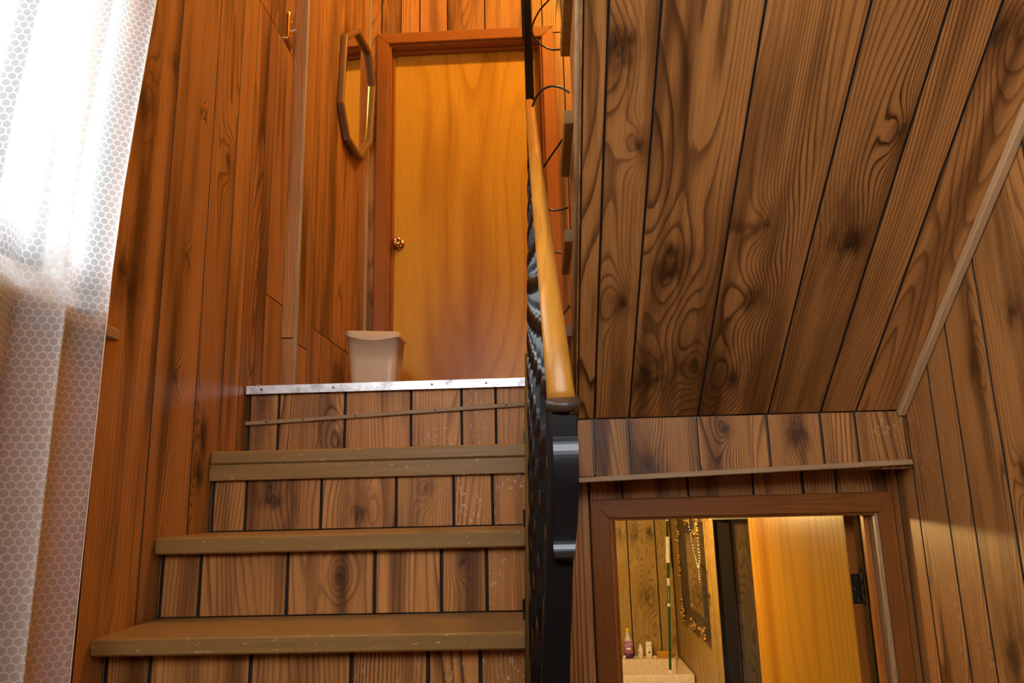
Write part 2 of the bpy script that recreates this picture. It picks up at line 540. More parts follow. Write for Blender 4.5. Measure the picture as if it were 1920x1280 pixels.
def plank_field(parent, U, V, N, o, seams, v0, v1, mat='panel', gap=0.005, holes=(), cuts=(), knots=(), wear=None, th=0.006, tone=None, hgap=0.003, auto=0.12):
    """Planks between consecutive seams (u) running from v0 to v1, minus rectangular holes, with cross cuts.
    cuts: (v, u0, u1); knots: (u, v, r) in field coordinates."""
    o = Vector(o); Uv, Vv, Nv = Vector(U), Vector(V), Vector(N)
    for a, b in zip(seams[:-1], seams[1:]):
        cells = [(a, b, v0, v1, True)]
        for (h0, h1, g0, g1) in holes:
            nc = []
            for (p, q, r, s, full) in cells:
                if q <= h0 + 1e-6 or p >= h1 - 1e-6 or s <= g0 + 1e-6 or r >= g1 - 1e-6:
                    nc.append((p, q, r, s, full)); continue
                if r < g0: nc.append((p, q, r, g0, full))
                if s > g1: nc.append((p, q, g1, s, full))
                if p < h0: nc.append((p, h0, max(r, g0), min(s, g1), False))
                if q > h1: nc.append((h1, q, max(r, g0), min(s, g1), False))
            cells = nc
        for (cv, c0, c1) in cuts:
            nc = []
            for (p, q, r, s, full) in cells:
                if r < cv < s and (p + q) / 2 > c0 and (p + q) / 2 < c1:
                    nc += [(p, q, r, cv, full), (p, q, cv, s, full)]
                else:
                    nc.append((p, q, r, s, full))
            cells = nc
        for (p, q, r, s, full) in cells:
            if q - p < 0.009 or s - r < 0.01:
                continue
            uc, vc = (p + q) / 2, (r + s) / 2
            kl = [(ku - uc, kv - vc, kr) for (ku, kv, kr) in knots if p <= ku <= q and r - 0.05 <= kv <= s + 0.05]
            w = wear(uc, vc) if wear else 0.0
            plank(parent, basis(U, V, N, o + Uv * uc + Vv * vc), (q - p) - gap, (s - r) - hgap, mat, th, knots=kl, wear=w, tone=tone, auto=auto)

def groove_pattern(start, end, step=(0.108, 0.217, 0.217, 0.163, 0.109), phase=0):
    s = [start]
    i = phase
    while s[-1] + step[i % 5] < end - 0.02:
        s.append(s[-1] + step[i % 5]); i += 1
    s.append(end)
    return s

X, Y, Z = (1, 0, 0), (0, 1, 0), (0, 0, 1)
nX, nY = (-1, 0, 0), (0, -1, 0)

# ------------------------------------------------------------------ key dimensions (metres, eye level = 0)
FLOOR, CELLAR, LAND, CEIL = -1.55, -2.05, 0.370, 4.40
XL, XR, XJ = -0.955, 1.138, -0.901       # left wall, right wall, landing side wall
YJ, YB, YD = 2.626, 3.660, 2.495         # jog, upper back wall, lower door wall
YREAR = -1.30

# ------------------------------------------------------------------ structure: floors, ceilings, ground
struct(box('floor', -1.10, 0.045, YREAR, 0.40, FLOOR - 0.10, FLOOR, 'lino'), 'brown entry floor at the foot of the stairs', 'floor')
struct(box('floor_cellar', -1.30, 2.30, 0.40, 5.70, CELLAR - 0.10, CELLAR, 'concrete'), 'concrete cellar floor beyond and before the lower doorway', 'floor')
struct(box('floor_entry', 0.046, XR, YREAR, 0.399, FLOOR - 0.60, FLOOR, 'lino'), 'brown entry floor right of the iron railing', 'floor')
struct(box('ground', -30, -1.25, -20, 30, -2.3, -2.2, 'grass'), 'lawn outside the curtained window', 'ground')
struct(box('ceiling', -1.10, 1.28, YREAR - 0.1, 3.80, CEIL, CEIL + 0.1, 'plaster'), 'off-white ceiling high over the stairwell', 'ceiling')
struct(box('ceiling_entry', 0.115, XR, YREAR, 0.33, 1.81, 2.36, 'plaster'), 'plaster underside of the upper hall over the entry', 'ceiling')
struct(boxes('ceiling_cellar', [(-1.30, 2.30, 3.80, 5.70, 0.06, 0.2), (-1.30, -0.96, 2.60, 3.80, 0.06, 0.2), (1.14, 2.30, 2.60, 3.80, 0.06, 0.2)], 'plaster'), 'low plaster ceiling of the room behind the lower door', 'ceiling')

# landing slab with its panelled header over the lower door
land = struct(boxes('floor_landing', [(-1.05, 1.14, 2.345, 3.80, 0.062, LAND - 0.012), (-0.955, 0.11, 2.320, 3.68, LAND - 0.012, LAND)], 'lino'), 'upper landing slab in front of the orange door', 'floor')
hk = [(0.797, 0.169 - 0.14, 0.026), (0.33, 0.074 - 0.14, 0.035), (0.58, 0.06, 0.012)]
plank_field(land, X, Z, nY, (0, 2.339, 0.14), [0.112, 0.165, 0.275, 0.491, 0.710, 0.876, 0.983, 1.136], -0.085, 0.096, knots=hk,
            wear=lambda u, v: 0.7 if u > 0.98 else (0.25 if u > 0.85 else 0.0), gap=0.006, auto=0)
# thin crooked batten under the header
hb = [(0.106, 0.046), (1.133, 0.076)]
dvv = Vector((hb[1][0] - hb[0][0], 0, hb[1][1] - hb[0][1]))
struct(board('trim_1', ((hb[0][0] + hb[1][0]) / 2, 2.322, (hb[0][1] + hb[1][1]) / 2), Vector(nY).cross(Vector((0, 0, 1))).normalized() if False else dvv.normalized().cross(Vector(nY)).normalized() * -1, dvv.normalized(), Vector((dvv.normalized().cross(Vector(nY)) * -1)).cross(dvv.normalized()).normalized(), 0.016, dvv.length, 0.026, 'trim', ch=0.002), 'thin wooden batten along the bottom of the panelled header', 'trim')

# ------------------------------------------------------------------ left wall with the window
WY0, WY1, WZ0, WZ1 = -1.15, 1.495, 0.385, 2.05
wl = struct(boxes('wall_left', [(-1.10, XL - 0.006, YREAR - 0.1, WY0, FLOOR - 0.1, CEIL), (-1.10, XL - 0.006, WY1, YJ + 0.02, CELLAR, CEIL),
                                (-1.10, XL - 0.006, WY0, WY1, FLOOR - 0.1, WZ0), (-1.10, XL - 0.006, WY0, WY1, WZ1, CEIL)], 'backing'),
            'wood-panelled wall beside the stairs with the curtained window', 'wall')
ls = [YREAR] + [-1.19, -0.97, -0.76, -0.59, -0.48, -0.37, -0.15, 0.06, 0.23, 0.34, 0.45, 0.66, 0.88, 1.04, 1.15, 1.315, 1.535, 1.757, 1.980, 2.147, 2.267, 2.377, 2.452, YJ]
lk = [(1.607, 0.979, 0.030), (1.593, 0.520, 0.032), (1.741, 1.168, 0.016), (1.87, 0.668, 0.014), (1.90, 1.115, 0.012), (2.10, 1.057, 0.020), (1.715, 0.11, 0.020),
      (2.038, 0.186, 0.026), (2.022, 0.08, 0.02), (1.86, 0.33, 0.016)]
plank_field(wl, Y, Z, X, (XL - 0.006, 0, 0), ls, FLOOR, CEIL, holes=[(WY0, WY1, WZ0, WZ1)], cuts=[(1.765, 0.0, YJ), (0.724, 2.44, YJ)], knots=lk, gap=0.0025, auto=0.12)

# landing side wall, set out from the stair wall by a narrow return
wj = struct(boxes('wall_landing', [(-1.10, XJ - 0.006, YJ + 0.007, YB + 0.05, 0.2, CEIL)], 'backing'), 'wood-panelled side wall of the landing that carries the octagonal mirror', 'wall')
plank_field(wj, Y, Z, X, (XJ - 0.006, 0, 0), [2.64, 2.756, 2.825, 2.93, 3.09, 3.31, 3.42, 3.52, YB], LAND, CEIL, cuts=[(0.683, 2.80, 3.47), (0.58, 2.62, 2.77)], gap=0.0025, auto=0.1)
plank_field(wj, X, Z, nY, (0, YJ + 0.007, 0), [-0.958, XJ - 0.010], LAND, CEIL, cuts=[(0.60, -1, 0)], gap=0.001, tone=1.15, auto=0)
struct(box('trim_2', XJ - 0.012, XJ + 0.003, YJ - 0.003, YJ + 0.016, LAND, CEIL, 'trim', ch=0.003), 'slim corner bead at the edge of the landing wall', 'trim')
struct(box('trim_3', XJ - 0.004, XJ + 0.016, YB - 0.022, YB - 0.002, LAND, CEIL, 'trim', ch=0.004, tone=0.85), 'corner batten between the landing wall and the orange door', 'trim')

# upper back wall
DX0, DX1, DZ = -0.785, 0.074, 2.512
wb = struct(boxes('wall_back', [(-1.05, DX0, YB + 0.006, YB + 0.13, 0.2, CEIL), (DX1, 1.28, YB + 0.006, YB + 0.13, 0.2, CEIL), (DX0, DX1, YB + 0.006, YB + 0.13, DZ, CEIL)], 'backing'),
            'wood-panelled end wall of the landing around the orange door', 'wall')
plank_field(wb, X, Z, nY, (0, YB + 0.006, 0), [XJ, -0.83, -0.719, -0.612, -0.454, -0.242, -0.026, 0.081, 0.191, 0.408, 0.625, 0.788, 0.897, 1.005, XR], LAND, CEIL,
            holes=[(DX0 - 0.03, DX1 + 0.03, 0, DZ + 0.03)], cuts=[(2.545, 0.09, 0.5)], gap=0.004, auto=0.12)

# right wall
wr = struct(boxes('wall_right', [(XR + 0.006, 1.28, YREAR - 0.1, YD + 0.05, CELLAR - 0.1, CEIL), (XR + 0.006, 1.28, YD + 0.05, 3.8, 0.1, CEIL)], 'backing'), 'wood-panelled wall on the right below the sloping soffit', 'wall')
rs = [-YD, -2.438, -2.325, -2.162, -2.040, -1.870, -1.612, -1.452, -1.345, -1.235, -1.02, -0.80, -0.64, -0.53, -0.42, -0.2, 0.02, 0.18, 0.29, 0.40, 0.61, 0.83, 0.99, 1.1, 1.3]
rk = [(-1.956, -0.398, 0.034), (-1.937, 0.30, 0.018), (-1.751, 0.412, 0.020), (-1.80, 0.02, 0.014)]
plank_field(wr, nY, Z, nX, (XR + 0.006, 0, 0), rs, CELLAR, CEIL, knots=rk, gap=0.0050, wear=lambda u, v: 0.5 if u < -2.1 else 0.1, auto=0.25, tone=1.08)
plank_field(wr, nY, Z, nX, (XR + 0.006, 0, 0), [-YB, -3.44, -3.22, -3.06, -2.95, -2.84, -2.62, -YD], LAND, CEIL, gap=0.0045)

# lower door wall
LX0, LX1, LZ = 0.217, 1.087, -0.077
wd = struct(boxes('wall_lower', [(-1.10, LX0, YD + 0.006, YD + 0.10, CELLAR, 0.062), (LX1, 1.28, YD + 0.006, YD + 0.10, CELLAR, 0.062), (LX0, LX1, YD + 0.006, YD + 0.10, LZ, 0.062)], 'backing'),
            'shadowed wood-panelled wall around the lower doorway', 'wall')
plank_field(wd, X, Z, nY, (0, YD + 0.006, 0), [0.050, 0.154, 0.264, 0.481, 0.695, 0.857, 0.966, 1.128], CELLAR, 0.062, holes=[(LX0 - 0.03, LX1 + 0.03, CELLAR - 1, LZ + 0.03)], gap=0.005,
            wear=lambda u, v: 0.3 if u > 0.85 else 0)
struct(box('trim_4', XR - 0.014, XR - 0.001, YD - 0.016, YD - 0.001, CELLAR, 0.062, 'casing', ch=0.003, tone=0.9), 'corner bead between the lower door wall and the right wall', 'trim')

# rear wall of the entry with an unseen high window added for daylight
RX0, RX1, RZ0, RZ1 = -0.80, 0.98, 0.62, 1.78
struct(boxes('wall_rear', [(-1.10, 1.28, YREAR - 0.12, YREAR, CELLAR, RZ0), (-1.10, 1.28, YREAR - 0.12, YREAR, RZ1, CEIL), (-1.10, RX0, YREAR - 0.12, YREAR, RZ0, RZ1), (RX1, 1.28, YREAR - 0.12, YREAR, RZ0, RZ1)], 'backing'),
       'panelled wall behind the entry with an added high window', 'wall')
plank_field(bpy.data.objects['wall_rear'], nX, Z, Y, (0, YREAR, 0), [-1.138, -0.92, -0.70, -0.54, -0.43, -0.32, -0.10, 0.11, 0.28, 0.39, 0.50, 0.71, 0.93], FLOOR, CEIL, holes=[(-RX1, -RX0, RZ0, RZ1)], gap=0.005)
w2 = empty('window_added', (0.09, YREAR, RZ0), 'unseen high white framed window added in the rear entry wall for daylight', 'window', 'structure')
for (x0, x1) in ((RX0, RX0 + 0.05), (RX1 - 0.05, RX1), (0.065, 0.115)):
    box('frame_stile', x0, x1, YREAR - 0.09, YREAR - 0.02, RZ0, RZ1, 'winwhite', w2, 0.003)
for (z0, z1) in ((RZ0, RZ0 + 0.05), (RZ1 - 0.05, RZ1)):
    for (x0, x1) in ((RX0 + 0.05, 0.065), (0.115, RX1 - 0.05)):
        box('frame_rail', x0, x1, YREAR - 0.09, YREAR - 0.02, z0, z1, 'winwhite', w2, 0.003)
for (x0, x1) in ((RX0 + 0.05, 0.065), (0.115, RX1 - 0.05)):
    box('pane', x0, x1, YREAR - 0.058, YREAR - 0.052, RZ0 + 0.05, RZ1 - 0.05, 'glass', w2)

# the room behind the lower door
wkb = struct(boxes('wall_cellar_back', [(-1.30, 0.95, 5.506, 5.6, CELLAR, 0.06)], 'backing'), 'golden oak panelled wall behind the laundry sink', 'wall')
plank_field(wkb, X, Z, nY, (0, 5.506, 0), [-1.2, -0.92, -0.7, -0.49, -0.27, -0.05, 0.17, 0.385, 0.600, 0.800, 0.913], CELLAR, 0.06, 'cellar', knots=[(0.66, -0.30, 0.03), (0.76, -0.28, 0.018), (0.72, -0.72, 0.035), (0.55, -0.28, 0.02)], gap=0.006, tone=1.0)
wks = struct(boxes('wall_cellar_side', [(0.919, 1.0, 4.126, 5.506, CELLAR, 0.06)], 'backing'), 'golden oak panelled side wall with the ornate frame', 'wall')
plank_field(wks, nY, Z, nX, (0.919, 0, 0), [-5.50, -5.30, -5.08, -4.65, -4.25, -4.12], CELLAR, 0.06, 'cellar', gap=0.002, tone=1.0, auto=0.2)
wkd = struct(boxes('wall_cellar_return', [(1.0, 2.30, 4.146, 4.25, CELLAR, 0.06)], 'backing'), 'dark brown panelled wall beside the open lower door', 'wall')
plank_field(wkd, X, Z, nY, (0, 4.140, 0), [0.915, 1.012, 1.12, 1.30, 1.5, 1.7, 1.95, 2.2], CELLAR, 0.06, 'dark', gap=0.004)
struct(box('trim_5', 0.90, 1.6, 4.10, 4.138, -0.147, -0.09, 'winwhite', ch=0.004), 'pale strip along the top of the dark cellar wall', 'trim')
wkl = struct(boxes('wall_cellar_left', [(-1.30, -1.206, 2.60, 5.506, CELLAR, 0.06)], 'backing'), 'oak panelled left wall of the cellar room', 'wall')
plank_field(wkl, Y, Z, X, (-1.206, 0, 0), [2.6, 2.8, 3.0, 3.22, 3.44, 3.6, 3.71, 3.82, 4.04, 4.26, 4.42, 4.53, 4.64, 4.86, 5.07, 5.24, 5.5], CELLAR, 0.06, 'cellar', gap=0.005)
struct(boxes('wall_cellar_right', [(2.20, 2.30, 2.50, 4.14, CELLAR, 0.06), (1.281, 2.2, 2.50, 2.60, CELLAR, 0.06)], 'plaster'), 'plaster wall hidden behind the open lower door', 'wall')

# ------------------------------------------------------------------ window
w1 = empty('window_1', (-1.0, 0.2, WZ0), 'white framed window behind the lace curtain', 'window', 'structure')
for (y0, y1, z0, z1) in ((WY0, WY0 + 0.06, WZ0 + 0.02, WZ1), (WY1 - 0.06, WY1, WZ0 + 0.02, WZ1)):
    box('frame_stile', -1.08, -0.99, y0, y1, z0, z1, 'winwhite', w1, 0.004)
for (z0, z1) in ((WZ0 + 0.02, WZ0 + 0.085), (WZ1 - 0.06, WZ1), (1.22, 1.27)):
    box('frame_rail', -1.075, -1.0, WY0 + 0.06, WY1 - 0.06, z0, z1, 'winwhite', w1, 0.004)
box('pane', -1.045, -1.040, WY0 + 0.06, WY1 - 0.06, WZ0 + 0.08, 1.22, 'glass', w1)
box('pane', -1.045, -1.040, WY0 + 0.06, WY1 - 0.06, 1.27, WZ1 - 0.06, 'glass', w1)
box('casing', XL - 0.001, XL + 0.012, WY1, WY1 + 0.034, WZ0 - 0.01, WZ1 + 0.034, 'trim', w1, 0.004, tone=1.7)
box('casing', XL - 0.001, XL + 0.012, WY0 - 0.034, WY0, WZ0 - 0.01, WZ1 + 0.034, 'trim', w1, 0.004, tone=1.7)
box('casing', XL - 0.001, XL + 0.012, WY0, WY1, WZ1, WZ1 + 0.034, 'trim', w1, 0.004, tone=1.7)
box('sill', -1.08, XL + 0.035, WY0 - 0.04, WY1 + 0.042, WZ0 - 0.03, WZ0 - 0.002, 'trim', w1, 0.004)

# ------------------------------------------------------------------ upper door
d1 = empty('door_1', ((DX0 + DX1) / 2, YB, LAND), 'orange birch door with brass knob at the head of the stairs', 'door', 'structure')
def mitred(name, p0, p1, q1, q0, yf, th, parent, mat='casing', tone=1.0, rise=0.004):
    """Casing member with mitred ends: outline p0 p1 (outer), q1 q0 (inner), front face at yf."""
    V = Vector((p1[0] - p0[0], 0, p1[1] - p0[1])).normalized()
    N = Vector(nY)
    U = V.cross(N).normalized()
    c = Vector(((p0[0] + p1[0] + q0[0] + q1[0]) / 4, yf, (p0[1] + p1[1] + q0[1] + q1[1]) / 4))
    loc = []
    for p in (p0, p1, q1, q0):
        d = Vector((p[0], yf, p[1])) - c
        loc.append((d.dot(U), d.dot(V)))
    vs, fs = [], []
    for n in (-th, -rise, 0.0):
        k = 1.0 if n < 0 else 0.0
        for i, (a, b) in enumerate(loc):
            s = 0.0 if n < 0 else rise
            vs.append((a - math.copysign(s, a), b, n))
    for l in range(2):
        for k in range(4):
            j = (k + 1) % 4
            fs.append([l * 4 + k, l * 4 + j, l * 4 + 4 + j, l * 4 + 4 + k])
    fs += [[8, 9, 10, 11], [3, 2, 1, 0]]
    return mobj(name, vs, fs, mat, parent, basis(U, V, N, c), tone=tone)
CW = 0.066
yf = YB - 0.016
mitred('casing', (DX0 - CW, DZ + CW), (DX1 + CW, DZ + CW), (DX1, DZ), (DX0, DZ), yf, 0.016, d1)
mitred('casing', (DX0 - CW, LAND), (DX0 - CW, DZ + CW), (DX0, DZ), (DX0, LAND), yf, 0.016, d1)
mitred('casing', (DX1 + CW, LAND), (DX1 + CW, DZ + CW), (DX1, DZ), (DX1, LAND), yf, 0.016, d1, tone=1.35)  # brighter tone puts the lamplight on the right casing into its colour
box('jamb', DX0 - 0.002, DX0 + 0.012, YB, YB + 0.125, LAND, DZ, 'casing', d1, 0.002)
box('jamb', DX1 - 0.012, DX1 + 0.002, YB, YB + 0.125, LAND, DZ, 'casing', d1, 0.002)
box('head_jamb', DX0 + 0.012, DX1 - 0.012, YB, YB + 0.125, DZ - 0.012, DZ + 0.002, 'casing', d1, 0.002)
box('door_stop', DX0 + 0.012, DX1 - 0.012, YB + 0.045, YB + 0.075, DZ - 0.026, DZ - 0.012, 'casing', d1, 0.003)
box('door_stop', DX0 + 0.012, DX0 + 0.024, YB + 0.045, YB + 0.075, LAND, DZ - 0.026, 'casing', d1, 0.003)
box('door_stop', DX1 - 0.024, DX1 - 0.012, YB + 0.045, YB + 0.075, LAND, DZ - 0.026, 'casing', d1, 0.003)
slab = box('slab', DX0 + 0.015, DX1 - 0.015, YB + 0.078, YB + 0.113, LAND + 0.006, DZ - 0.015, 'birch', d1, 0.001, seed=41.3)
KX, KZ = -0.737, 1.352
lathe('rose', [(0.034, 0), (0.034, 0.003), (0.031, 0.008), (0.016, 0.012), (0.012, 0.013)], (KX, YB + 0.078, KZ), 'knobmetal', slab, 28, 'Y')
lathe('knob', [(0.011, 0.010), (0.011, 0.028), (0.018, 0.034), (0.026, 0.043), (0.028, 0.052), (0.026, 0.060), (0.019, 0.065), (0.008, 0.066), (0.007, 0.063), (0.001, 0.063)], (KX, YB + 0.078, KZ), 'knobmetal', slab, 28, 'Y')

# ------------------------------------------------------------------ lower door
d2 = empty('door_2', ((LX0 + LX1) / 2, YD, CELLAR), 'lower doorway in brown casing with its birch door standing open', 'door', 'structure')
yf = YD - 0.014
mitred('casing', (LX0 - 0.063, LZ + 0.063), (XR - 0.002, LZ + 0.066), (LX1, LZ), (LX0, LZ), yf, 0.016, d2, tone=0.8)
mitred('casing', (LX0 - 0.063, CELLAR), (LX0 - 0.063, LZ + 0.063), (LX0, LZ), (LX0, CELLAR), yf, 0.016, d2, tone=0.8)
mitred('casing', (XR - 0.016, CELLAR), (XR - 0.004, LZ + 0.064), (LX1, LZ), (LX1, CELLAR), yf, 0.016, d2, tone=0.8)
box('jamb', LX0 - 0.002, LX0 + 0.010, YD, YD + 0.115, CELLAR, LZ, 'casing', d2, 0.002, tone=1.2)
box('jamb', LX1 - 0.010, LX1 + 0.002, YD, YD + 0.115, CELLAR, LZ, 'trim', d2, 0.002, tone=1.1)
box('head_jamb', LX0 + 0.010, LX1 - 0.010, YD, YD + 0.115, LZ - 0.008, LZ + 0.002, 'casing', d2, 0.002)
box('door_stop', LX1 - 0.028, LX1 - 0.010, YD + 0.040, YD + 0.074, CELLAR, LZ - 0.008, 'casing', d2, 0.006, tone=1.5)
box('door_stop', LX0 + 0.010, LX0 + 0.022, YD + 0.040, YD + 0.074, CELLAR, LZ - 0.008, 'casing', d2, 0.004)
# open leaf: hinge side near the right jamb, swung into the room
P0 = Vector((1.040, 2.662, 0)); P1 = Vector((0.925, 3.452, 0))
LV = (P1 - P0).normalized(); LT = Vector((LV.y, -LV.x, 0))      # thickness direction (to the right)
lc = (P0 + P1) / 2 + LT * 0.0175
leaf = board('door_leaf', (lc.x, lc.y, (CELLAR + 0.01 + LZ - 0.012) / 2), LV * -1, Z, (LV * -1).cross(Vector(Z)), (P1 - P0).length, LZ - 0.022 - CELLAR, 0.035, 'birch', d2, 0.001, seed=12.7)
lo = P0 + LT * 0.0175 - LV * 0.002
board('hinge_edge', (lo.x, lo.y, (CELLAR + LZ) / 2), LT, Z, LT.cross(Vector(Z)), 0.034, LZ - 0.024 - CELLAR, 0.003, 'casing', leaf)
for hz in (-0.334, -1.05, -1.80):
    hp = empty('hinge', (1.066, 2.640, hz)); hp.parent = d2; hp.matrix_basis = WM[d2.name].inverted() @ WM[hp.name]
    hl = P0 + LT * 0.0165 - LV * 0.005
    board('hinge_leaf', (hl.x, hl.y, hz), LT, Z, LT.cross(Vector(Z)), 0.032, 0.098, 0.003, 'oldmetal', hp, 0.0008)
    lathe('knuckle', [(0.0055, -0.052), (0.0065, -0.050), (0.0065, -0.017), (0.0052, -0.016), (0.0065, -0.015), (0.0065, 0.016), (0.0052, 0.017), (0.0065, 0.018), (0.0065, 0.050), (0.004, 0.052), (0.004, 0.058), (0.006, 0.060), (0.006, 0.066), (0.003, 0.068)], (1.074, 2.645, hz), 'oldmetal', hp, 12)
    board('hinge_leaf', (1.0785, 2.600, hz), nY, Z, nX, 0.05, 0.098, 0.003, 'oldmetal', hp, 0.0008)
    for sz in (-0.036, 0.0, 0.036):
        sp = hl - LV * 0.0018 + LT * (0.004 if sz else -0.006)
        lathe('screw', [(0.0036, 0), (0.0036, 0.0008), (0.002, 0.0014)], (sp.x, sp.y, hz + sz), 'screw', hp, 10, 'Y')

# ------------------------------------------------------------------ lower staircase (left flight)
st = empty('staircase', (-0.45, 1.0, FLOOR), 'left flight with tan painted treads and wood-panelled risers', 'stairs')
RS = [-0.953, -0.943, -0.847, -0.630, -0.415, -0.252, -0.142, 0.040]
# (nosing y, top z, thickness, riser y below the tread)
TR = [(0.345, -1.335, 0.036, 0.40), (0.590, -1.122, 0.036, 0.64), (0.836, -0.909, 0.036, 0.885), (1.082, -0.696, 0.036, 1.13), (1.328, -0.482, 0.036, 1.38),
      (1.577, -0.268, 0.035, 1.632), (1.807, -0.077, 0.040, 1.842), (2.083, 0.148, 0.036, 2.102)]
zprev = FLOOR
for i, (ny, tz, th, ry) in enumerate(TR):
    nxt = TR[i + 1][3] if i + 1 < len(TR) else 2.333
    box('tread', -0.950, 0.044, ny, nxt + 0.004, tz - th, tz, 'paint', st, 0.004)
    rz = tz - th
    if i == 7:
        box('nosing_strip', -0.951, 0.044, ny + 0.001, ny + 0.02, tz - 0.083, tz - th - 0.0015, 'paint', st, 0.002)
    r = box('riser', -0.954, 0.042, ry + 0.006, ry + 0.02, zprev, rz, 'backing', st)
    kk = []
    if i == 7: kk = [(-0.78, 0.027, 0.040), (-0.525, -0.03, 0.022), (-0.328, 0.03, 0.012)]
    if i == 6: kk = [(-0.50, -0.178, 0.012)]
    plank_field(r, X, Z, nY, (0, ry + 0.006, 0), RS, zprev + 0.001, rz - 0.001, knots=kk, gap=0.006, wear=lambda u, v: 1.0 if u > -0.25 else (0.25 if u > -0.45 else 0.08), auto=0.06)
    zprev = tz
r = box('riser', -0.954, 0.042, 2.339, 2.345, 0.148, LAND - 0.003, 'backing', st)
plank_field(r, X, Z, nY, (0, 2.339, 0), RS, 0.149, LAND - 0.003, knots=[(-0.648, 0.185, 0.022)], gap=0.006, wear=lambda u, v: 0.5 if u > -0.45 else 0.12, auto=0, tone=1.1)
# aluminium nosing on the landing edge
nos = boxes('nosing_strip', [(-0.950, 0.044, 2.313, 2.317, LAND - 0.024, LAND + 0.003), (-0.950, 0.044, 2.317, 2.345, LAND, LAND + 0.003)], 'alu', st)
for sx in (-0.90, -0.665, -0.345, -0.17):
    lathe('screw', [(0.0042, 0), (0.0042, 0.0006), (0.0024, 0.0012)], (sx, 2.3130, LAND - 0.010), 'screw', nos, 12, 'Y')
# crooked batten across the top riser
a, b = Vector((-0.951, 2.326, 0.252)), Vector((0.042, 2.326, 0.293))
vd = (b - a).normalized(); ud = vd.cross(Vector(nY)).normalized()
bat = board('batten', (a + b) / 2, ud, vd, ud.cross(vd), 0.013, (b - a).length, 0.014, 'trim', st, 0.002, tone=0.85)
for t in (0.07, 0.19, 0.36, 0.62, 0.85):
    p = a + (b - a) * t
    lathe('nail', [(0.0028, 0), (0.0028, 0.0008), (0.001, 0.001)], (p.x, p.y - 0.007, p.z), 'shadowhole', bat, 8, 'Y')
# closed side of the flight
side_v = [(0.0, FLOOR), (0.40, FLOOR)]
vs = []
prof = [(0.41, FLOOR)]
zp = FLOOR
for (ny, tz, th, ry) in TR:
    prof += [(ry + 0.022, zp - 0.002), (ry + 0.022, tz - th - 0.001)]
    zp = tz
    zp = tz - th - 0.001
prof += [(2.49, TR[-1][1] - 0.04), (2.49, FLOOR)]
n = len(prof)
vs = [(0.026, y, z) for y, z in prof] + [(0.042, y, z) for y, z in prof]
fs = [list(range(n))[::-1], [n + k for k in range(n)]] + [[k, (k + 1) % n, n + (k + 1) % n, n + k] for k in range(n)]
mobj('side_panel', vs, fs, 'panel', st, basis(Y, Z, X, (0, 0, 0)) if False else None)

# ------------------------------------------------------------------ upper staircase (right flight, seen from below)
us = empty('staircase', (0.6, 2.336, LAND), 'right flight seen from below with sloping plank soffit and tan tread ends', 'stairs')
SL = 0.785
SN = math.hypot(1, SL)
SV = Vector((0, -1 / SN, SL / SN)); SD = Vector((0, -SL / SN, -1 / SN))
so = Vector((0, 2.336, 0.235)) - SD * 0.006
slen = (2.336 - 0.335) * SN
soff = board('soffit', so + Vector(((0.116 + XR) / 2, 0, 0)) + SV * slen / 2 - SD * 0.006, X, SV, Vector(X).cross(SV), XR - 0.122, slen, 0.011, 'backing', us)
sk = [(0.200, 1.142, 0.036), (0.252, 0.929, 0.014), (0.234, 0.466, 0.022), (0.358, 0.560, 0.040), (0.335, 0.165, 0.042), (0.469, 0.207, 0.022),
      (0.591, 0.689, 0.016), (0.597, 0.460, 0.020), (0.586, 0.159, 0.030), (0.804, 0.640, 0.034), (0.864, 0.929, 0.018), (1.012, 1.150, 0.034)]
plank_field(soff, X, SV, SD, so, [0.118, 0.171, 0.281, 0.498, 0.717, 0.880, 0.990, XR - 0.002], 0.004, slen, knots=sk, gap=0.0035, auto=0.1)
RU, RI = 0.288, 0.226
for k in range(8):
    yfar = 2.688 - RU * k
    zb = 0.511 + RI * k
    box('tread', 0.088, XR - 0.004, yfar - 0.336, yfar, zb, zb + 0.039, 'paint', us, 0.003)
    box('riser', 0.116, XR - 0.004, yfar - 0.036, yfar - 0.022, zb - RI + 0.040, zb - 0.001, 'panel', us)
# stringer: saw-tooth closed side of the flight
pr = []
for k in range(8):
    yfar = 2.688 - RU * k
    zb = 0.511 + RI * k
    pr += [(yfar - 0.022, zb - RI + (0.039 if k else 0.085)), (yfar - 0.022, zb)]
pr += [(2.688 - RU * 7 - 0.336, 0.511 + RI * 7)]
low = lambda y: 0.235 + SL * (2.336 - y) + 0.004
pr += [(2.688 - RU * 7 - 0.336, low(2.688 - RU * 7 - 0.336)), (2.336, low(2.336))]
n = len(pr)
vs = [(0.1125, y, z) for y, z in pr] + [(0.1165, y, z) for y, z in pr]
fs = [list(range(n))[::-1], [n + k for k in range(n)]] + [[k, (k + 1) % n, n + (k + 1) % n, n + k] for k in range(n)]
sp_ = mobj('stringer', vs, fs, 'panel', us, tone=1.1)
# rounded bead along the stringer's lower edge
p0 = Vector((0.1085, 2.33, low(2.33) + 0.010)); p1 = Vector((0.1085, 0.36, low(0.36) + 0.010))
tube('edge_bead', [p0, p1], 0.008, 'trim', us, 10)
# pale batten where soffit meets the right wall
p0 = so + SV * 0.0 + Vector((XR - 0.013, 0, 0)) + SD * 0.018
board('edge_batten', p0 + SV * slen / 2, X, SV, Vector(X).cross(SV), 0.022, slen, 0.022, 'trim', us, 0.003, tone=1.35)

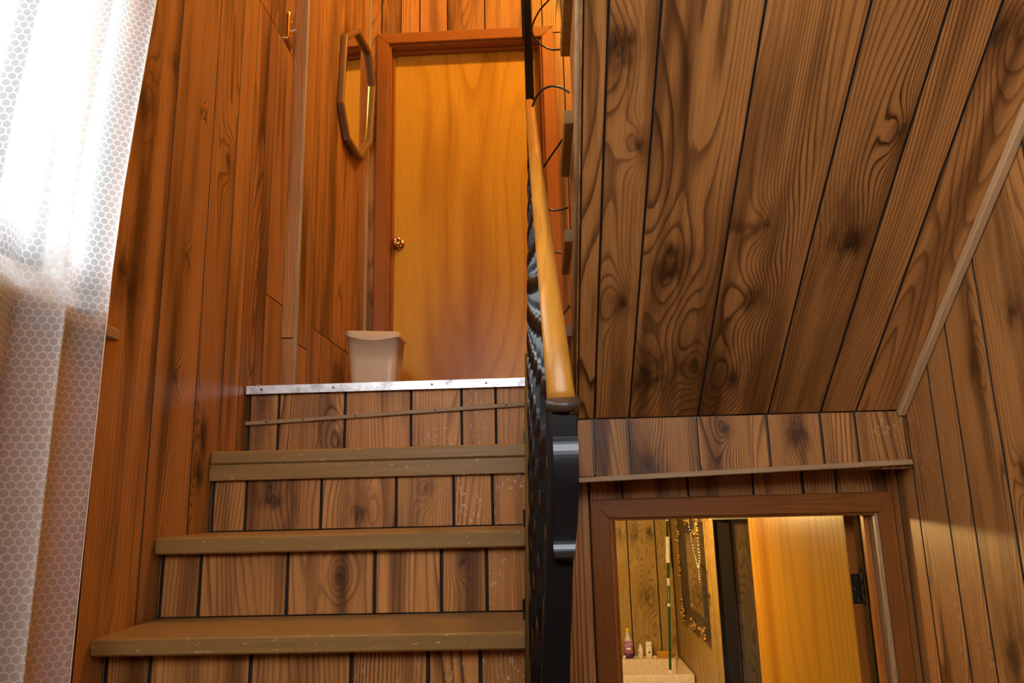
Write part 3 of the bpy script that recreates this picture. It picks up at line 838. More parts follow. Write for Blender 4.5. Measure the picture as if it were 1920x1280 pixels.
# ------------------------------------------------------------------ iron railing of the left flight
NL0, NL1 = Vector((-0.045, 0.868, -0.905)), Vector((0.0285, 0.868, 0.094))      # newel foot and top (leans out)
rl = empty('stair_railing', (-0.03, 1.6, -0.5), 'black iron railing with twisted balusters and orange wooden handrail', 'railing')
def prism_between(name, p, q, w, d, mat, parent, ch=0.0015):
    p, q = Vector(p), Vector(q)
    V = (q - p).normalized()
    N = Vector((0, -1, 0)); N = (N - V * N.dot(V)).normalized()
    U = V.cross(N).normalized()
    return board(name, (p + q) / 2, U, V, N, w, (q - p).length, d, mat, parent, ch)
prism_between('newel_post', NL0, NL1, 0.031, 0.031, 'iron', rl)
# handrail (rounded wooden bar)
H0, H1 = Vector((0.0255, 0.862, 0.108)), Vector((-0.003, 2.375, 1.372))
HV = (H1 - H0).normalized()
HU = HV.cross(Vector((0, 0, 1))).normalized(); HN = HU.cross(HV).normalized()
secs = [(0.0, 1.0), (0.25, 1.0), (0.5, 1.0), (0.75, 1.0), (0.985, 1.0), (0.995, 0.9), (1.0, 0.6)]
vs, fs = [], []
SEG = 20
hl_ = (H1 - H0).length
for t, s in secs:
    for k in range(SEG):
        a = 2 * math.pi * k / SEG
        c, sn = math.cos(a), math.sin(a)
        c = math.copysign(abs(c) ** 0.85, c); sn = math.copysign(abs(sn) ** 0.85, sn)
        vs.append((0.0168 * s * c, (t - 0.5) * hl_, 0.0185 * s * sn))
for i in range(len(secs) - 1):
    for k in range(SEG):
        l = (k + 1) % SEG
        fs.append([i * SEG + k, i * SEG + l, (i + 1) * SEG + l, (i + 1) * SEG + k])
fs += [list(range(SEG))[::-1], [(len(secs) - 1) * SEG + k for k in range(SEG)]]
mobj('handrail', vs, fs, 'rail', rl, basis(HU, HV, HN, (H0 + H1) / 2), smooth=True, tone=1.0)
# collar on the rail end
vs, fs = lathe_data([(0.012, -0.001), (0.0185, 0.001), (0.0205, 0.005), (0.0205, 0.010), (0.0185, 0.013), (0.010, 0.0135)], 24)
colr = mobj('collar', vs, fs, plain('dark_wood_collar', (0.055, 0.030, 0.020), 0.35, var=0.2), rl, basis((1, 0, 0), Vector((0, 0.92, 0.39)).normalized(), Vector((1, 0, 0)).cross(Vector((0, 0.92, 0.39)).normalized()), (0.0275, 0.8615, 0.1005)), smooth=True)
# lamb's-tongue strap down the face of the newel
cl = spline([(0.0280, 0.850, 0.066), (0.0278, 0.8455, 0.050), (0.0270, 0.8445, 0.020), (0.0250, 0.846, -0.020), (0.0225, 0.846, -0.050), (0.0215, 0.8415, -0.064), (0.0212, 0.8365, -0.0675), (0.0212, 0.8325, -0.064)], 6)
wd_ = [0.0145] * len(cl)
vs, fs = [], []
for i, p in enumerate(cl):
    t = i / (len(cl) - 1)
    w = 0.0145 - 0.0055 * max(0, (t - 0.35) / 0.65)
    tt = (cl[min(i + 1, len(cl) - 1)] - cl[max(i - 1, 0)]).normalized()
    nn = Vector((1, 0, 0)).cross(tt).normalized() * 0.0025
    for s, o_ in ((-1, -1), (1, -1), (1, 1), (-1, 1)):
        vs.append(p + Vector((w * s, 0, 0)) + nn * o_)
for i in range(len(cl) - 1):
    for k in range(4):
        l = (k + 1) % 4
        fs.append([i * 4 + k, i * 4 + l, i * 4 + 4 + l, i * 4 + 4 + k])
fs += [[3, 2, 1, 0], [4 * len(cl) - 4 + k for k in range(4)]]
mobj('end_strap', vs, fs, 'iron', rl)
# under-rail channel below the handrail and bottom channel along the nosings
chan = lambda y: Vector((-0.029, y, 0.87 * y - 1.596))
railp = lambda y: H0 + (H1 - H0) * ((y - H0.y) / (H1.y - H0.y))
def sloped_bar(name, p, q, w, d):
    V = (q - p).normalized(); U = V.cross(Vector((0, 0, 1))).normalized(); N = U.cross(V).normalized()
    return board(name, (p + q) / 2, U, V, N, w, (q - p).length, d, 'iron', rl, 0.0015)
sloped_bar('bottom_rail', chan(0.88), chan(2.36), 0.030, 0.012)
sloped_bar('top_rail', railp(0.875) - HN * 0.0205, railp(2.36) - HN * 0.0205, 0.022, 0.006)
def twisted(name, p, q, side, turns, parent):
    p, q = Vector(p), Vector(q)
    V = (q - p).normalized(); U = V.cross(Vector((0, 1, 0))).normalized(); N = U.cross(V).normalized()
    L = (q - p).length
    n = 96
    vs, fs = [], []
    def corner(t, k):
        a = min(max((t - 0.04) / 0.92, 0), 1) * turns * 2 * math.pi + math.pi / 4 + k * math.pi / 2
        r = side * 0.7071
        return p + V * (L * t) + U * (r * math.cos(a)) + N * (r * math.sin(a))
    for k in range(4):                     # four separate faces keep the edges crisp
        b0 = len(vs)
        for i in range(n + 1):
            vs += [corner(i / n, k), corner(i / n, k + 1)]
        fs += [[b0 + 2 * i, b0 + 2 * i + 1, b0 + 2 * i + 3, b0 + 2 * i + 2] for i in range(n)]
    return mobj(name, vs, fs, 'iron', parent, smooth=True)
for i in range(9):
    y = 1.000 + i * 0.163
    twisted('baluster', chan(y) + Vector((0, 0, 0.004)), railp(y) - HN * 0.022, 0.0140, 2.3, rl)
for (ny, tz) in ((1.95, -0.077), (1.72, -0.268), (2.22, 0.148)):
    box('foot_bracket', -0.053, -0.047, ny - 0.012, ny + 0.012, tz + 0.001, tz + 0.045, 'iron', rl, 0.001)

# iron post at the landing and the scrolls between post and right flight
up_ = empty('stair_railing', (0.0, 2.42, LAND), 'tall black iron post with thin curled scrolls at the landing edge', 'railing')
box('newel_post', -0.0165, 0.0155, 2.405, 2.437, LAND - 0.05, 3.0, 'iron', up_, 0.003)
box('post_strap', -0.022, -0.0165, 2.410, 2.432, 1.66, 3.0, 'iron', up_, 0.001)
SCR = [
    (2.30, [(0.100, 1.84), (0.090, 1.75), (0.0405, 1.684), (0.0138, 1.615), (0.0325, 1.566), (0.073, 1.534), (0.111, 1.530)]),
    (1.87, [(0.111, 1.107), (0.090, 1.123), (0.063, 1.130), (0.037, 1.121), (0.017, 1.098), (0.006, 1.070)]),
    (2.20, [(0.108, 1.146), (0.034, 1.038), (0.010, 0.984), (0.017, 0.929), (0.046, 0.898), (0.076, 0.891), (0.111, 0.900)]),
    (2.36, [(0.110, 0.800), (0.088, 0.803), (0.056, 0.802), (0.02, 0.78), (0.005, 0.74)]),
    (2.33, [(0.108, 0.610), (0.065, 0.552), (0.037, 0.492), (0.02, 0.44), (0.015, 0.38)]),
]
for yy, pl in SCR:
    tube('scroll', spline([(x, yy, z) for x, z in pl], 8), 0.0033, 'iron', up_, 8)

# ------------------------------------------------------------------ lace curtain
def curtain():
    nc, nr = 560, 14
    y0, y1, z0, z1 = 1.374, -1.15, -0.465, 2.135
    vs, fs, uvs = [], [], []
    s = 0.0
    prev = None
    cols = []
    for i in range(nc + 1):
        t = i / nc
        y = y0 + (y1 - y0) * t
        d = y0 - y
        ph = 2 * math.pi * d / 0.185
        amp = min(1.0, 0.25 + d / 0.10)
        x = -0.868 + amp * (0.030 * math.sin(ph + 0.8 * math.sin(d * 7.0) + 2.4) + 0.010 * math.sin(2.3 * ph + 1.0))
        yy = y + amp * 0.024 * math.sin(ph * 1.0 + 0.9)
        cols.append((x, yy))
    L = [0.0]
    for a, b in zip(cols[:-1], cols[1:]):
        L.append(L[-1] + math.hypot(a[0] - b[0], a[1] - b[1]))
    for r in range(nr + 1):
        z = z1 + (z0 - z1) * r / nr
        fl = 0.75 + 0.4 * r / nr
        for i, (x, yy) in enumerate(cols):
            vs.append((-0.868 + (x + 0.868) * fl, yy + 0.003 * math.sin(r * 1.3) + 0.063 * max(0.0, z) ** 2, z))
            uvs.append((L[i], z))
    for r in range(nr):
        for i in range(nc):
            a = r * (nc + 1) + i
            fs.append([a, a + 1, a + nc + 2, a + nc + 1])
    me = bpy.data.meshes.new('lace_curtain')
    me.from_pydata(vs, [], fs)
    me.materials.append(M['lace'])
    uvl = me.uv_layers.new(name='cloth')
    for lp in me.loops:
        uvl.data[lp.index].uv = uvs[lp.vertex_index]
    for p in me.polygons:
        p.use_smooth = True
    o = bpy.data.objects.new('lace_curtain', me)
    finish(o, Matrix.Identity(4))
    # stitched leading hem
    hv = [(x, y, z) for (x, y, z) in vs[0::(nc + 1)]]
    h = tube('hem', hv, 0.0011, 'white', o, 6)
    tag(o, 'white honeycomb lace curtain hanging over the window on the left', 'curtain')
curtain()
rod = empty('curtain_rod', (-0.868, 0.56, 2.14), 'slim white rod that carries the lace curtain', 'curtain rod')
tube('rod', [(-0.868, -1.285, 2.15), (-0.868, 1.49, 2.15)], 0.008, 'winwhite', rod, 10)
for yy in (-1.275, 1.474):
    box('bracket', XL, -0.862, yy - 0.008, yy + 0.008, 2.135, 2.165, 'winwhite', rod)

# ------------------------------------------------------------------ octagonal mirror on the landing wall
mir = empty('wall_mirror', (XJ, 3.335, 2.03), 'octagonal mirror in a dark glossy wooden frame on the landing wall', 'mirror')
OC = [(3.100, 2.200), (3.300, 2.372), (3.515, 2.378), (3.612, 2.235), (3.570, 1.855), (3.378, 1.678), (3.170, 1.682), (3.062, 1.815)]
cy = sum(p[0] for p in OC) / 8; cz = sum(p[1] for p in OC) / 8
def inset(p, d):
    v = Vector((p[0] - cy, p[1] - cz)); L = v.length
    return (p[0] - v.x / L * d, p[1] - v.y / L * d)
FI = [inset(p, 0.034) for p in OC]
for i in range(8):
    j = (i + 1) % 8
    P = [OC[i], OC[j], FI[j], FI[i]]
    V = Vector((0, OC[j][0] - OC[i][0], OC[j][1] - OC[i][1])).normalized()
    N = Vector((1, 0, 0)); U = V.cross(N).normalized()
    c = Vector((XJ + 0.002, sum(p[0] for p in P) / 4, sum(p[1] for p in P) / 4))
    loc = [((Vector((XJ + 0.002, p[0], p[1])) - c).dot(U), (Vector((XJ + 0.002, p[0], p[1])) - c).dot(V)) for p in P]
    vs = []
    for nlev, s in ((0.0, 1.0), (0.016, 1.0), (0.023, 0.8), (0.027, 0.45)):
        vs += [(u_ * s, v_, nlev) for u_, v_ in loc]
    fs = []
    for l in range(3):
        for k in range(4):
            m_ = (k + 1) % 4
            fs.append([l * 4 + k, l * 4 + m_, l * 4 + 4 + m_, l * 4 + 4 + k])
    fs += [[12, 13, 14, 15], [3, 2, 1, 0]]
    mobj('frame_member', vs, fs, 'mframe', mir, basis(U, V, N, c))
GI = [inset(p, 0.025) for p in OC]
gv = [(XJ + 0.003, y, z) for y, z in GI] + [(XJ + 0.008, y, z) for y, z in GI]
mobj('glass', gv, [list(range(8))[::-1], [8 + k for k in range(8)]] + [[k, (k + 1) % 8, 8 + (k + 1) % 8, 8 + k] for k in range(8)], 'mirror', mir)

mir.location.x += 0.015
mir.rotation_euler.z = math.radians(-2.9)      # hangs slightly askew, far side off the wall

# ------------------------------------------------------------------ brass switch plate
sw = empty('light_switch', (XL, 2.57, 1.85), 'small brass switch plate with ivory toggle high on the stair wall', 'light switch')
def plate():
    zc, yc = 1.845, 2.556
    pts = []
    W, Hh = 0.034, 0.066
    for k in range(40):
        a = 2 * math.pi * k / 40
        c, s = math.cos(a), math.sin(a)
        y = math.copysign(abs(c) ** 0.35, c) * W
        z = math.copysign(abs(s) ** 0.35, s) * Hh
        if c > 0.2:
            y += 0.007 * math.cos(s * 9)
        pts.append((yc + y, zc + z))
    n = len(pts)
    vs = []
    for x, s in ((XL, 1.0), (XL + 0.012, 1.0), (XL + 0.015, 0.92)):
        vs += [(x, yc + (y - yc) * s, zc + (z - zc) * (0.5 + 0.5 * s)) for y, z in pts]
    fs = []
    for l in range(2):
        for k in range(n):
            j = (k + 1) % n
            fs.append([l * n + k, l * n + j, (l + 1) * n + j, (l + 1) * n + k])
    fs += [list(range(n))[::-1], [2 * n + k for k in range(n)]]
    mobj('plate', vs, fs, 'brass', sw)
    board('toggle', (XL + 0.020, yc + 0.004, zc - 0.004), Y, Vector((0.85, 0, 0.5)).normalized(), Vector(Y).cross(Vector((0.85, 0, 0.5)).normalized()), 0.009, 0.024, 0.007, 'toggle', sw, 0.002)
    for dz in (-0.03, 0.03):
        lathe('screw', [(0.004, 0), (0.004, 0.001), (0.002, 0.0016)], (XL + 0.015, yc, zc + dz), 'brass', sw, 10, 'X')
plate()

# ------------------------------------------------------------------ wastebasket
wbk = empty('wastebasket', (-0.722, 3.16, LAND), 'beige plastic wastebasket standing before the orange door', 'wastebasket')
def basket():
    cx, cyy = -0.722, 3.17
    hb_, ht = 0.0, 0.352
    secs = [(0.0, 0.080, 0.058), (0.004, 0.087, 0.064), (0.10, 0.095, 0.072), (0.22, 0.104, 0.080), (0.335, 0.113, 0.088), (0.336, 0.119, 0.094), (0.347, 0.121, 0.096), (0.352, 0.118, 0.093),
            (0.352, 0.112, 0.087), (0.335, 0.110, 0.085), (0.22, 0.101, 0.077), (0.012, 0.085, 0.062)]
    seg = 48
    vs, fs = [], []
    for z, a, b in secs:
        for k in range(seg):
            an = 2 * math.pi * k / seg
            c, s = math.cos(an), math.sin(an)
            # flat-fronted oval with soft corner facets
            x = max(-1.0, min(1.0, 1.30 * c)) * a
            y = max(-1.0, min(1.0, 1.30 * s)) * b
            dip = 0.0
            if 0.330 < z < 0.340:
                dip = -0.006 - 0.020 * max(0.0, -s) * (1 - (x / a) ** 2)
            vs.append((cx + x, cyy + y, LAND + z + dip - 0.006 * (x / 0.12)))
    for i in range(len(secs) - 1):
        for k in range(seg):
            l = (k + 1) % seg
            fs.append([i * seg + k, i * seg + l, (i + 1) * seg + l, (i + 1) * seg + k])
    fs += [list(range(seg))[::-1], [(len(secs) - 1) * seg + k for k in range(seg)]]
    for v in range(len(vs)):
        vs[v] = (vs[v][0], vs[v][1], max(vs[v][2], LAND + 0.0005))
    # rim is its own part: rings 5..8
    body_f, rim_f = [], []
    for f in fs:
        rings = {i // seg for i in f}
        (rim_f if rings <= {5, 6, 7, 8} else body_f).append(f)
    def sub(name, ff):
        idx = sorted({i for f in ff for i in f}); mp = {v: k for k, v in enumerate(idx)}
        mobj(name, [vs[i] for i in idx], [[mp[i] for i in f] for f in ff], 'beige', wbk, smooth=True)
    sub('bin_body', body_f); sub('rim', rim_f)
basket()

# a chip of wood lying at the landing edge
cv = [(-0.945, 2.375, LAND + 0.001), (-0.895, 2.372, LAND + 0.001), (-0.900, 2.392, LAND + 0.001), (-0.944, 2.396, LAND + 0.001), (-0.943, 2.376, LAND + 0.022), (-0.905, 2.375, LAND + 0.006), (-0.908, 2.390, LAND + 0.005), (-0.943, 2.394, LAND + 0.018)]
tag(mobj('wood_chip', cv, [[0, 1, 5, 4], [1, 2, 6, 5], [2, 3, 7, 6], [3, 0, 4, 7], [4, 5, 6, 7], [3, 2, 1, 0]], 'trim'), 'small tan wood offcut at the left end of the landing edge', 'wood scrap')

# ------------------------------------------------------------------ laundry sink
sk_ = empty('laundry_sink', (0.60, 5.2, CELLAR), 'cream speckled laundry sink in the corner of the lower room', 'sink')
SX0, SX1, SY0, SY1, SZ = 0.28, 0.905, 4.905, 5.49, -1.105
def tub():
    t = 0.028
    iy1 = 5.36
    zb = SZ - 0.34
    o_ = [(SX0, SY0), (SX1, SY0), (SX1, SY1), (SX0, SY1)]
    i_ = [(SX0 + t, SY0 + t), (SX1 - t, SY0 + t), (SX1 - t, iy1), (SX0 + t, iy1)]
    b_ = [(SX0 + 0.07, SY0 + 0.10), (SX1 - 0.07, SY0 + 0.10), (SX1 - 0.07, iy1 - 0.025), (SX0 + 0.07, iy1 - 0.025)]
    vs = [(x, y, zb - 0.03) for x, y in o_] + [(x, y, SZ) for x, y in o_] + [(x, y, SZ) for x, y in i_] + [(x, y, zb) for x, y in b_]
    fs = []
    for l in range(3):
        for k in range(4):
            j = (k + 1) % 4
            fs.append([l * 4 + k, l * 4 + j, l * 4 + 4 + j, l * 4 + 4 + k])
    fs += [[12, 13, 14, 15], [3, 2, 1, 0]]
    o = mobj('basin', vs, fs, 'sink', sk_)
    bv = o.modifiers.new('soft', 'BEVEL'); bv.width = 0.006; bv.segments = 2
tub()
for x in (SX0 + 0.06, SX1 - 0.06):
    for y in (SY0 + 0.06, SY1 - 0.06):
        box('leg', x - 0.02, x + 0.02, y - 0.02, y + 0.02, CELLAR, SZ - 0.37, 'white', sk_)
lathe('overflow', [(0.028, 0), (0.028, 0.002), (0.02, 0.003)], (0.445, 5.349, SZ - 0.075), 'shadowhole', sk_, 20, 'Y')
fc = box('faucet', 0.415, 0.515, 5.395, 5.44, SZ, SZ + 0.022, 'chrome', sk_, 0.004)
lathe('faucet_handle', [(0.011, 0), (0.012, 0.01), (0.020, 0.02), (0.021, 0.045), (0.017, 0.055), (0.004, 0.058)], (0.487, 5.418, SZ + 0.022), 'chrome', fc, 14)
tube('spout', spline([(0.44, 5.41, SZ + 0.02), (0.43, 5.39, SZ + 0.07), (0.42, 5.34, SZ + 0.075), (0.415, 5.30, SZ + 0.05)], 6), 0.010, 'chrome', fc, 10)

# things standing on the sink's ledge
ZS = SZ + 0.0005
bt = empty('bottle', (0.557, 5.42, ZS), 'purple cleaner bottle with yellow cap on the sink ledge', 'bottle')
lathe('liquid', [(0.028, 0), (0.033, 0.004), (0.033, 0.030)], (0.557, 5.42, ZS), 'purple', bt, 24, sy=0.8, sq=0.75)
lb = lathe('label', [(0.0325, 0.030), (0.0335, 0.031), (0.0325, 0.070), (0.0335, 0.108), (0.032, 0.110)], (0.557, 5.42, ZS), 'lilac', bt, 24, sy=0.8, sq=0.75)
lathe('bottle_neck', [(0.032, 0.110), (0.033, 0.116), (0.024, 0.128), (0.017, 0.150), (0.012, 0.166), (0.011, 0.172)], (0.557, 5.42, ZS), 'clearpl', bt, 24, sy=0.85)
lathe('cap', [(0.0125, 0.170), (0.0135, 0.172), (0.0135, 0.190), (0.011, 0.193)], (0.557, 5.42, ZS), 'yellow', bt, 18)
def text(body, size, loc, mat, parent, rotz=0.0, slant=0.0):
    cu = bpy.data.curves.new('lettering', 'FONT')
    cu.body = body; cu.size = size; cu.align_x = 'CENTER'; cu.align_y = 'CENTER'; cu.extrude = 0.0004; cu.shear = slant
    tmp = bpy.data.objects.new('lettering_src', cu)
    COL.objects.link(tmp)
    dg = bpy.context.evaluated_depsgraph_get()
    me = bpy.data.meshes.new_from_object(tmp.evaluated_get(dg))
    bpy.data.objects.remove(tmp)
    me.materials.clear(); me.materials.append(M[mat])
    o = bpy.data.objects.new('lettering', me)
    mw = Matrix.Translation(Vector(loc)) @ Matrix.Rotation(math.radians(90), 4, 'X') @ Matrix.Rotation(rotz, 4, 'Z')
    return finish(o, mw, parent)
text('Fabuloso', 0.0155, (0.557, 5.3905, ZS + 0.088), 'white', lb, 0.25, 0.2)
lathe('label_patch', [(0.018, 0), (0.018, 0.0006)], (0.557, 5.3905, ZS + 0.062), 'white', lb, 18, 'Y', sy=0.55)

b2 = empty('bottle', (0.640, 5.42, ZS), 'small white bottle with a narrow neck and red print on the sink ledge', 'bottle')
lathe('body', [(0.014, 0), (0.0165, 0.003), (0.0165, 0.052), (0.014, 0.062), (0.0095, 0.068), (0.0095, 0.070)], (0.640, 5.42, ZS), 'white', b2, 20)
lathe('cap', [(0.0098, 0.070), (0.0102, 0.071), (0.0102, 0.084), (0.0085, 0.086)], (0.640, 5.42, ZS), 'white', b2, 16)
lathe('printed_mark', [(0.0055, 0), (0.0055, 0.0008)], (0.633, 5.4052, ZS + 0.036), 'red', b2, 12, 'Y')
box('printed_line', 0.636, 0.646, 5.4030, 5.4040, ZS + 0.020, ZS + 0.022, 'brown', b2)

b3 = empty('bottle', (0.698, 5.42, ZS), 'white upright tube with a brown square mark on the sink ledge', 'bottle')
lathe('body', [(0.019, 0), (0.0205, 0.003), (0.0215, 0.075)], (0.698, 5.42, ZS), 'white', b3, 20, sy=0.7, sq=0.6)
lathe('cap', [(0.0208, 0.0755), (0.0212, 0.077), (0.0205, 0.101), (0.0185, 0.104)], (0.698, 5.42, ZS), 'white', b3, 20, sy=0.7, sq=0.6)
box('printed_square', 0.691, 0.706, 5.4042, 5.4052, ZS + 0.028, ZS + 0.042, 'brown', b3)
box('printed_line', 0.688, 0.709, 5.4040, 5.4050, ZS + 0.056, ZS + 0.0585, 'brown', b3)
box('printed_line', 0.693, 0.703, 5.4040, 5.4050, ZS + 0.045, ZS + 0.0475, 'red', b3)
box('printed_line', 0.687, 0.709, 5.4045, 5.4055, ZS + 0.011, ZS + 0.0125, 'brown', b3)

vs, fs = lathe_data([(0.010, 0), (0.014, 0.004), (0.014, 0.010), (0.009, 0.014)], 16, sy=0.8)
tag(mobj('soap', vs, fs, 'cork', None, Matrix.Translation((0.734, 5.40, ZS)), smooth=True), 'small pale soap lump beside the amber dish', 'soap')
vs, fs = lathe_data([(0.008, 0), (0.011, 0.004), (0.010, 0.022), (0.006, 0.026)], 12)
tag(mobj('stopper', vs, fs, 'cork', None, Matrix.Translation((0.522, 5.375, ZS)), smooth=True), 'small cream stopper between the tap and the purple bottle', 'stopper')
sd = empty('soap_dish', (0.805, 5.42, ZS), 'amber plastic soap dish in the corner of the sink ledge', 'soap dish')
vs, fs = lathe_data([(0.040, 0), (0.046, 0.003), (0.055, 0.026), (0.060, 0.030), (0.060, 0.033), (0.053, 0.031), (0.044, 0.010), (0.030, 0.008)], 28, sy=0.62, sq=0.5)
mobj('dish', vs, fs, 'amber', sd, Matrix.Translation((0.805, 5.42, ZS)), smooth=True)
box('ridge', 0.775, 0.835, 5.418, 5.422, ZS + 0.008, ZS + 0.012, 'amber', sd)

# green pole with white grips leaning in the corner
po = empty('pole', (0.775, 5.12, SZ - 0.33), 'thin green pole with white ribbed grips standing in the sink', 'pole')
PA, PB = Vector((0.772, 5.10, SZ - 0.322)), Vector((0.902, 5.478, 0.03))
pp = lambda t: PA + (PB - PA) * t
tz = lambda z: (z - PA.z) / (PB.z - PA.z)
tube('shaft', [PA, PB], 0.0085, 'green', po, 12)
def grip(z0, z1, name='grip', r=0.0155, ribs=True):
    n = 22 if ribs else 2
    pts, rr = [], []
    for i in range(n + 1):
        pts.append(pp(tz(z0 + (z1 - z0) * i / n)))
        rr.append(r + (0.0012 * (i % 2) if ribs else 0) + (0.004 if ribs and i in (0, n) else 0))
    vs, fs = tube_data(pts, rr, 14)
    mobj(name, vs, fs, 'white', po, smooth=True)
PZ = lambda y: -0.033 * y
grip(-0.475, -0.305)
grip(SZ - 0.318, SZ - 0.03)
grip(-0.625, -0.575, 'band', 0.0105, False)
grip(-0.755, -0.735, 'band', 0.0115, False)
grip(-0.195, -0.165, 'band', 0.012, False)

# ------------------------------------------------------------------ ornate frame and rosary
fr = empty('ornate_frame', (0.91, 4.72, -0.49), 'ornate dark and gilt frame hanging on the golden side wall', 'mirror')
FY0, FY1, FZ0, FZ1 = 4.375, 5.07, -0.795, -0.165
FW = 0.105
def fmember(p0, p1, q1, q0):
    """bevelled moulding: outer edge p, inner edge q in (y,z)."""
    P = [p0, p1, q1, q0]
    vs = []
    for x, s in ((0.911, 0.0), (0.889, 0.0), (0.884, 0.12), (0.893, 0.45), (0.899, 0.85), (0.903, 1.0)):
        a = (p0[0] + (q0[0] - p0[0]) * s, p0[1] + (q0[1] - p0[1]) * s)
        b = (p1[0] + (q1[0] - p1[0]) * s, p1[1] + (q1[1] - p1[1]) * s)
        vs += [(x, a[0], a[1]), (x, b[0], b[1])]
    vs += [(0.911, q0[0], q0[1]), (0.911, q1[0], q1[1])]
    n = 7
    fs = [[2 * i, 2 * i + 1, 2 * i + 3, 2 * i + 2] for i in range(n - 1)] + [[2 * (n - 1), 2 * (n - 1) + 1, 1, 0]]
    fs += [[2 * i for i in range(n)][::-1], [2 * i + 1 for i in range(n)]]
    mobj('moulding', vs, fs, 'framedark', fr)
o4 = [(FY0, FZ0), (FY1, FZ0), (FY1, FZ1), (FY0, FZ1)]
i4 = [(FY0 + 0.075, FZ0 + FW * 0.85), (FY1 - FW * 1.6, FZ0 + FW * 0.85), (FY1 - FW * 1.6, FZ1 - FW * 0.85), (FY0 + 0.075, FZ1 - FW * 0.85)]
for k in range(4):
    j = (k + 1) % 4
    fmember(o4[k], o4[j], i4[j], i4[k])
box('glass', 0.9055, 0.909, i4[0][0] - 0.01, i4[1][0] + 0.01, i4[0][1] - 0.01, i4[2][1] + 0.01, 'mirror', fr)
def ornament(yc, zc, w, h, n, lay):
    """A clump of carved leaves and scrolls: knobs and curls on a common pad."""
    rnd = random.Random(int(yc * 1000 + zc * 77))
    vs, fs = [], []
    def ball(c, r):
        n0 = len(vs)
        for i in range(5):
            th = math.pi * i / 4
            for k in range(6):
                a = 2 * math.pi * k / 6
                vs.append((c[0] - r * 0.8 * math.cos(th), c[1] + r * math.sin(th) * math.cos(a), c[2] + r * math.sin(th) * math.sin(a)))
        for i in range(4):
            for k in range(6):
                l = (k + 1) % 6
                fs.append([n0 + i * 6 + k, n0 + i * 6 + l, n0 + i * 6 + 6 + l, n0 + i * 6 + 6 + k])
    for i in range(n):
        ball((0.889 - rnd.uniform(0, 0.012), yc + rnd.uniform(-w, w), zc + rnd.uniform(-h, h)), rnd.uniform(0.010, 0.020))
    for i in range(3):
        a0 = rnd.uniform(0, 6.28)
        c = Vector((0.880, yc + rnd.uniform(-w, w) * 0.6, zc + rnd.uniform(-h, h) * 0.6))
        pts = [c + Vector((0, math.cos(a0 + t * 0.7) * (0.022 - 0.002 * t), math.sin(a0 + t * 0.7) * (0.022 - 0.002 * t))) for t in range(9)]
        v2, f2 = tube_data(pts, 0.0055, 6)
        n0 = len(vs)
        vs.extend(v2); fs.extend([[n0 + i for i in f] for f in f2])
    mobj('gilt_ornament', vs, fs, 'gilt', fr, smooth=True)
ornament(FY1 - 0.03, FZ0 + 0.05, 0.05, 0.075, 16, 0)
ornament(FY1 - 0.03, FZ1 - 0.06, 0.05, 0.085, 16, 0)
ornament(FY0 + 0.07, FZ0 + 0.015, 0.07, 0.03, 12, 0)
ornament(FY0 + 0.07, FZ1 - 0.03, 0.06, 0.05, 12, 0)
ornament((FY0 + FY1) / 2, FZ0 + 0.01, 0.07, 0.032, 14, 0)
ornament((FY0 + FY1) / 2, FZ1 - 0.01, 0.07, 0.03, 12, 0)
ornament(FY1 - 0.012, (FZ0 + FZ1) / 2 + 0.02, 0.025, 0.075, 14, 0)

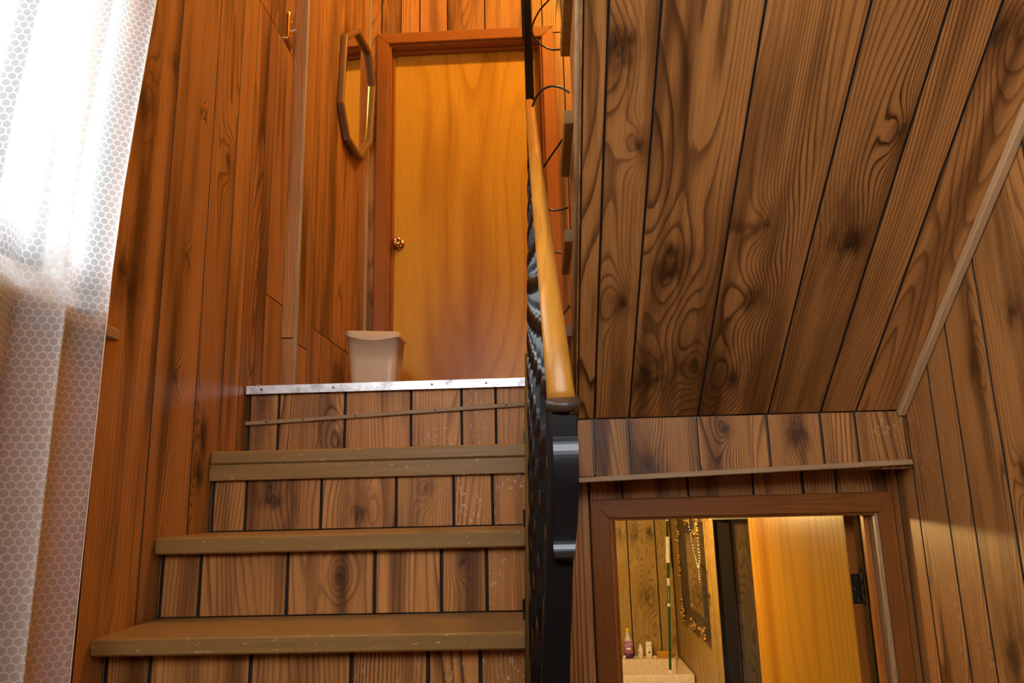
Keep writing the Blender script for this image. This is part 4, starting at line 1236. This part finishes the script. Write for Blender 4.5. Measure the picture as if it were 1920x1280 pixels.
ro = empty('rosary', (0.85, 4.36, -0.55), 'silver bead rosary with cross draped over the ornate frame', 'rosary')
def beads(pts, r=0.0058):
    vs, fs = [], []
    L = 0; out = []
    for a, b in zip(pts[:-1], pts[1:]):
        a, b = Vector(a), Vector(b)
        d = (b - a).length
        k = max(1, int(d / 0.0125))
        for i in range(k):
            out.append(a + (b - a) * i / k)
    for c in out:
        n0 = len(vs)
        for i in range(4):
            th = math.pi * i / 3
            for k in range(5):
                an = 2 * math.pi * k / 5
                vs.append((c.x + r * math.sin(th) * math.cos(an), c.y + r * math.sin(th) * math.sin(an), c.z + r * math.cos(th)))
        for i in range(3):
            for k in range(5):
                l = (k + 1) % 5
                fs.append([n0 + i * 5 + k, n0 + i * 5 + l, n0 + i * 5 + 5 + l, n0 + i * 5 + 5 + k])
    return vs, fs
XRY = 0.860
v1_, f1_ = beads(spline([(0.864, 4.53, -0.150), (XRY, 4.50, -0.20), (XRY, 4.42, -0.315), (XRY, 4.36, -0.385), (XRY, 4.318, -0.418)], 6))
mobj('bead_strand', v1_, f1_, 'silver', ro, smooth=True)
v1_, f1_ = beads(spline([(0.864, 4.30, -0.150), (XRY, 4.272, -0.25), (XRY, 4.270, -0.36), (XRY, 4.318, -0.418)], 6))
mobj('bead_strand', v1_, f1_, 'silver', ro, smooth=True)
v1_, f1_ = beads([(XRY, 4.318, -0.418), (XRY, 4.312, -0.505)])
mobj('bead_strand', v1_, f1_, 'silver', ro, smooth=True)
boxes('cross', [(XRY - 0.004, XRY + 0.004, 4.305, 4.319, -0.573, -0.505), (XRY - 0.004, XRY + 0.004, 4.285, 4.339, -0.533, -0.519)], 'silver', ro)

# ------------------------------------------------------------------ lamps
la = empty('pendant_lamp', (0.62, 2.45, CEIL), 'bare warm bulb hanging high over the stairwell', 'lamp')
lathe('canopy', [(0.06, 0), (0.06, 0.01), (0.02, 0.03)], (0.62, 2.45, CEIL - 0.03), 'brass', la, 20)
tube('cord', [(0.62, 2.45, CEIL - 0.02), (0.62, 2.45, 3.82)], 0.004, 'iron', la, 8)
lathe('socket', [(0.02, 0), (0.022, 0.01), (0.022, 0.05), (0.01, 0.06)], (0.62, 2.45, 3.765), 'brass', la, 16)
lathe('bulb', [(0.004, -0.060), (0.030, -0.052), (0.042, -0.030), (0.045, -0.010), (0.040, 0.015), (0.026, 0.040), (0.020, 0.062)], (0.62, 2.45, 3.705), 'bulb_a', la, 20)
lb2 = empty('ceiling_lamp', (0.26, 3.95, 0.06), 'warm bulb in a socket on the low ceiling of the lower room', 'lamp')
lathe('socket', [(0.045, 0), (0.045, 0.012), (0.025, 0.02)], (0.26, 3.95, 0.04), 'white', lb2, 16)
lathe('bulb', [(0.004, -0.050), (0.024, -0.044), (0.034, -0.026), (0.036, -0.010), (0.030, 0.012), (0.018, 0.034)], (0.26, 3.95, 0.005), 'bulb_b', lb2, 16)
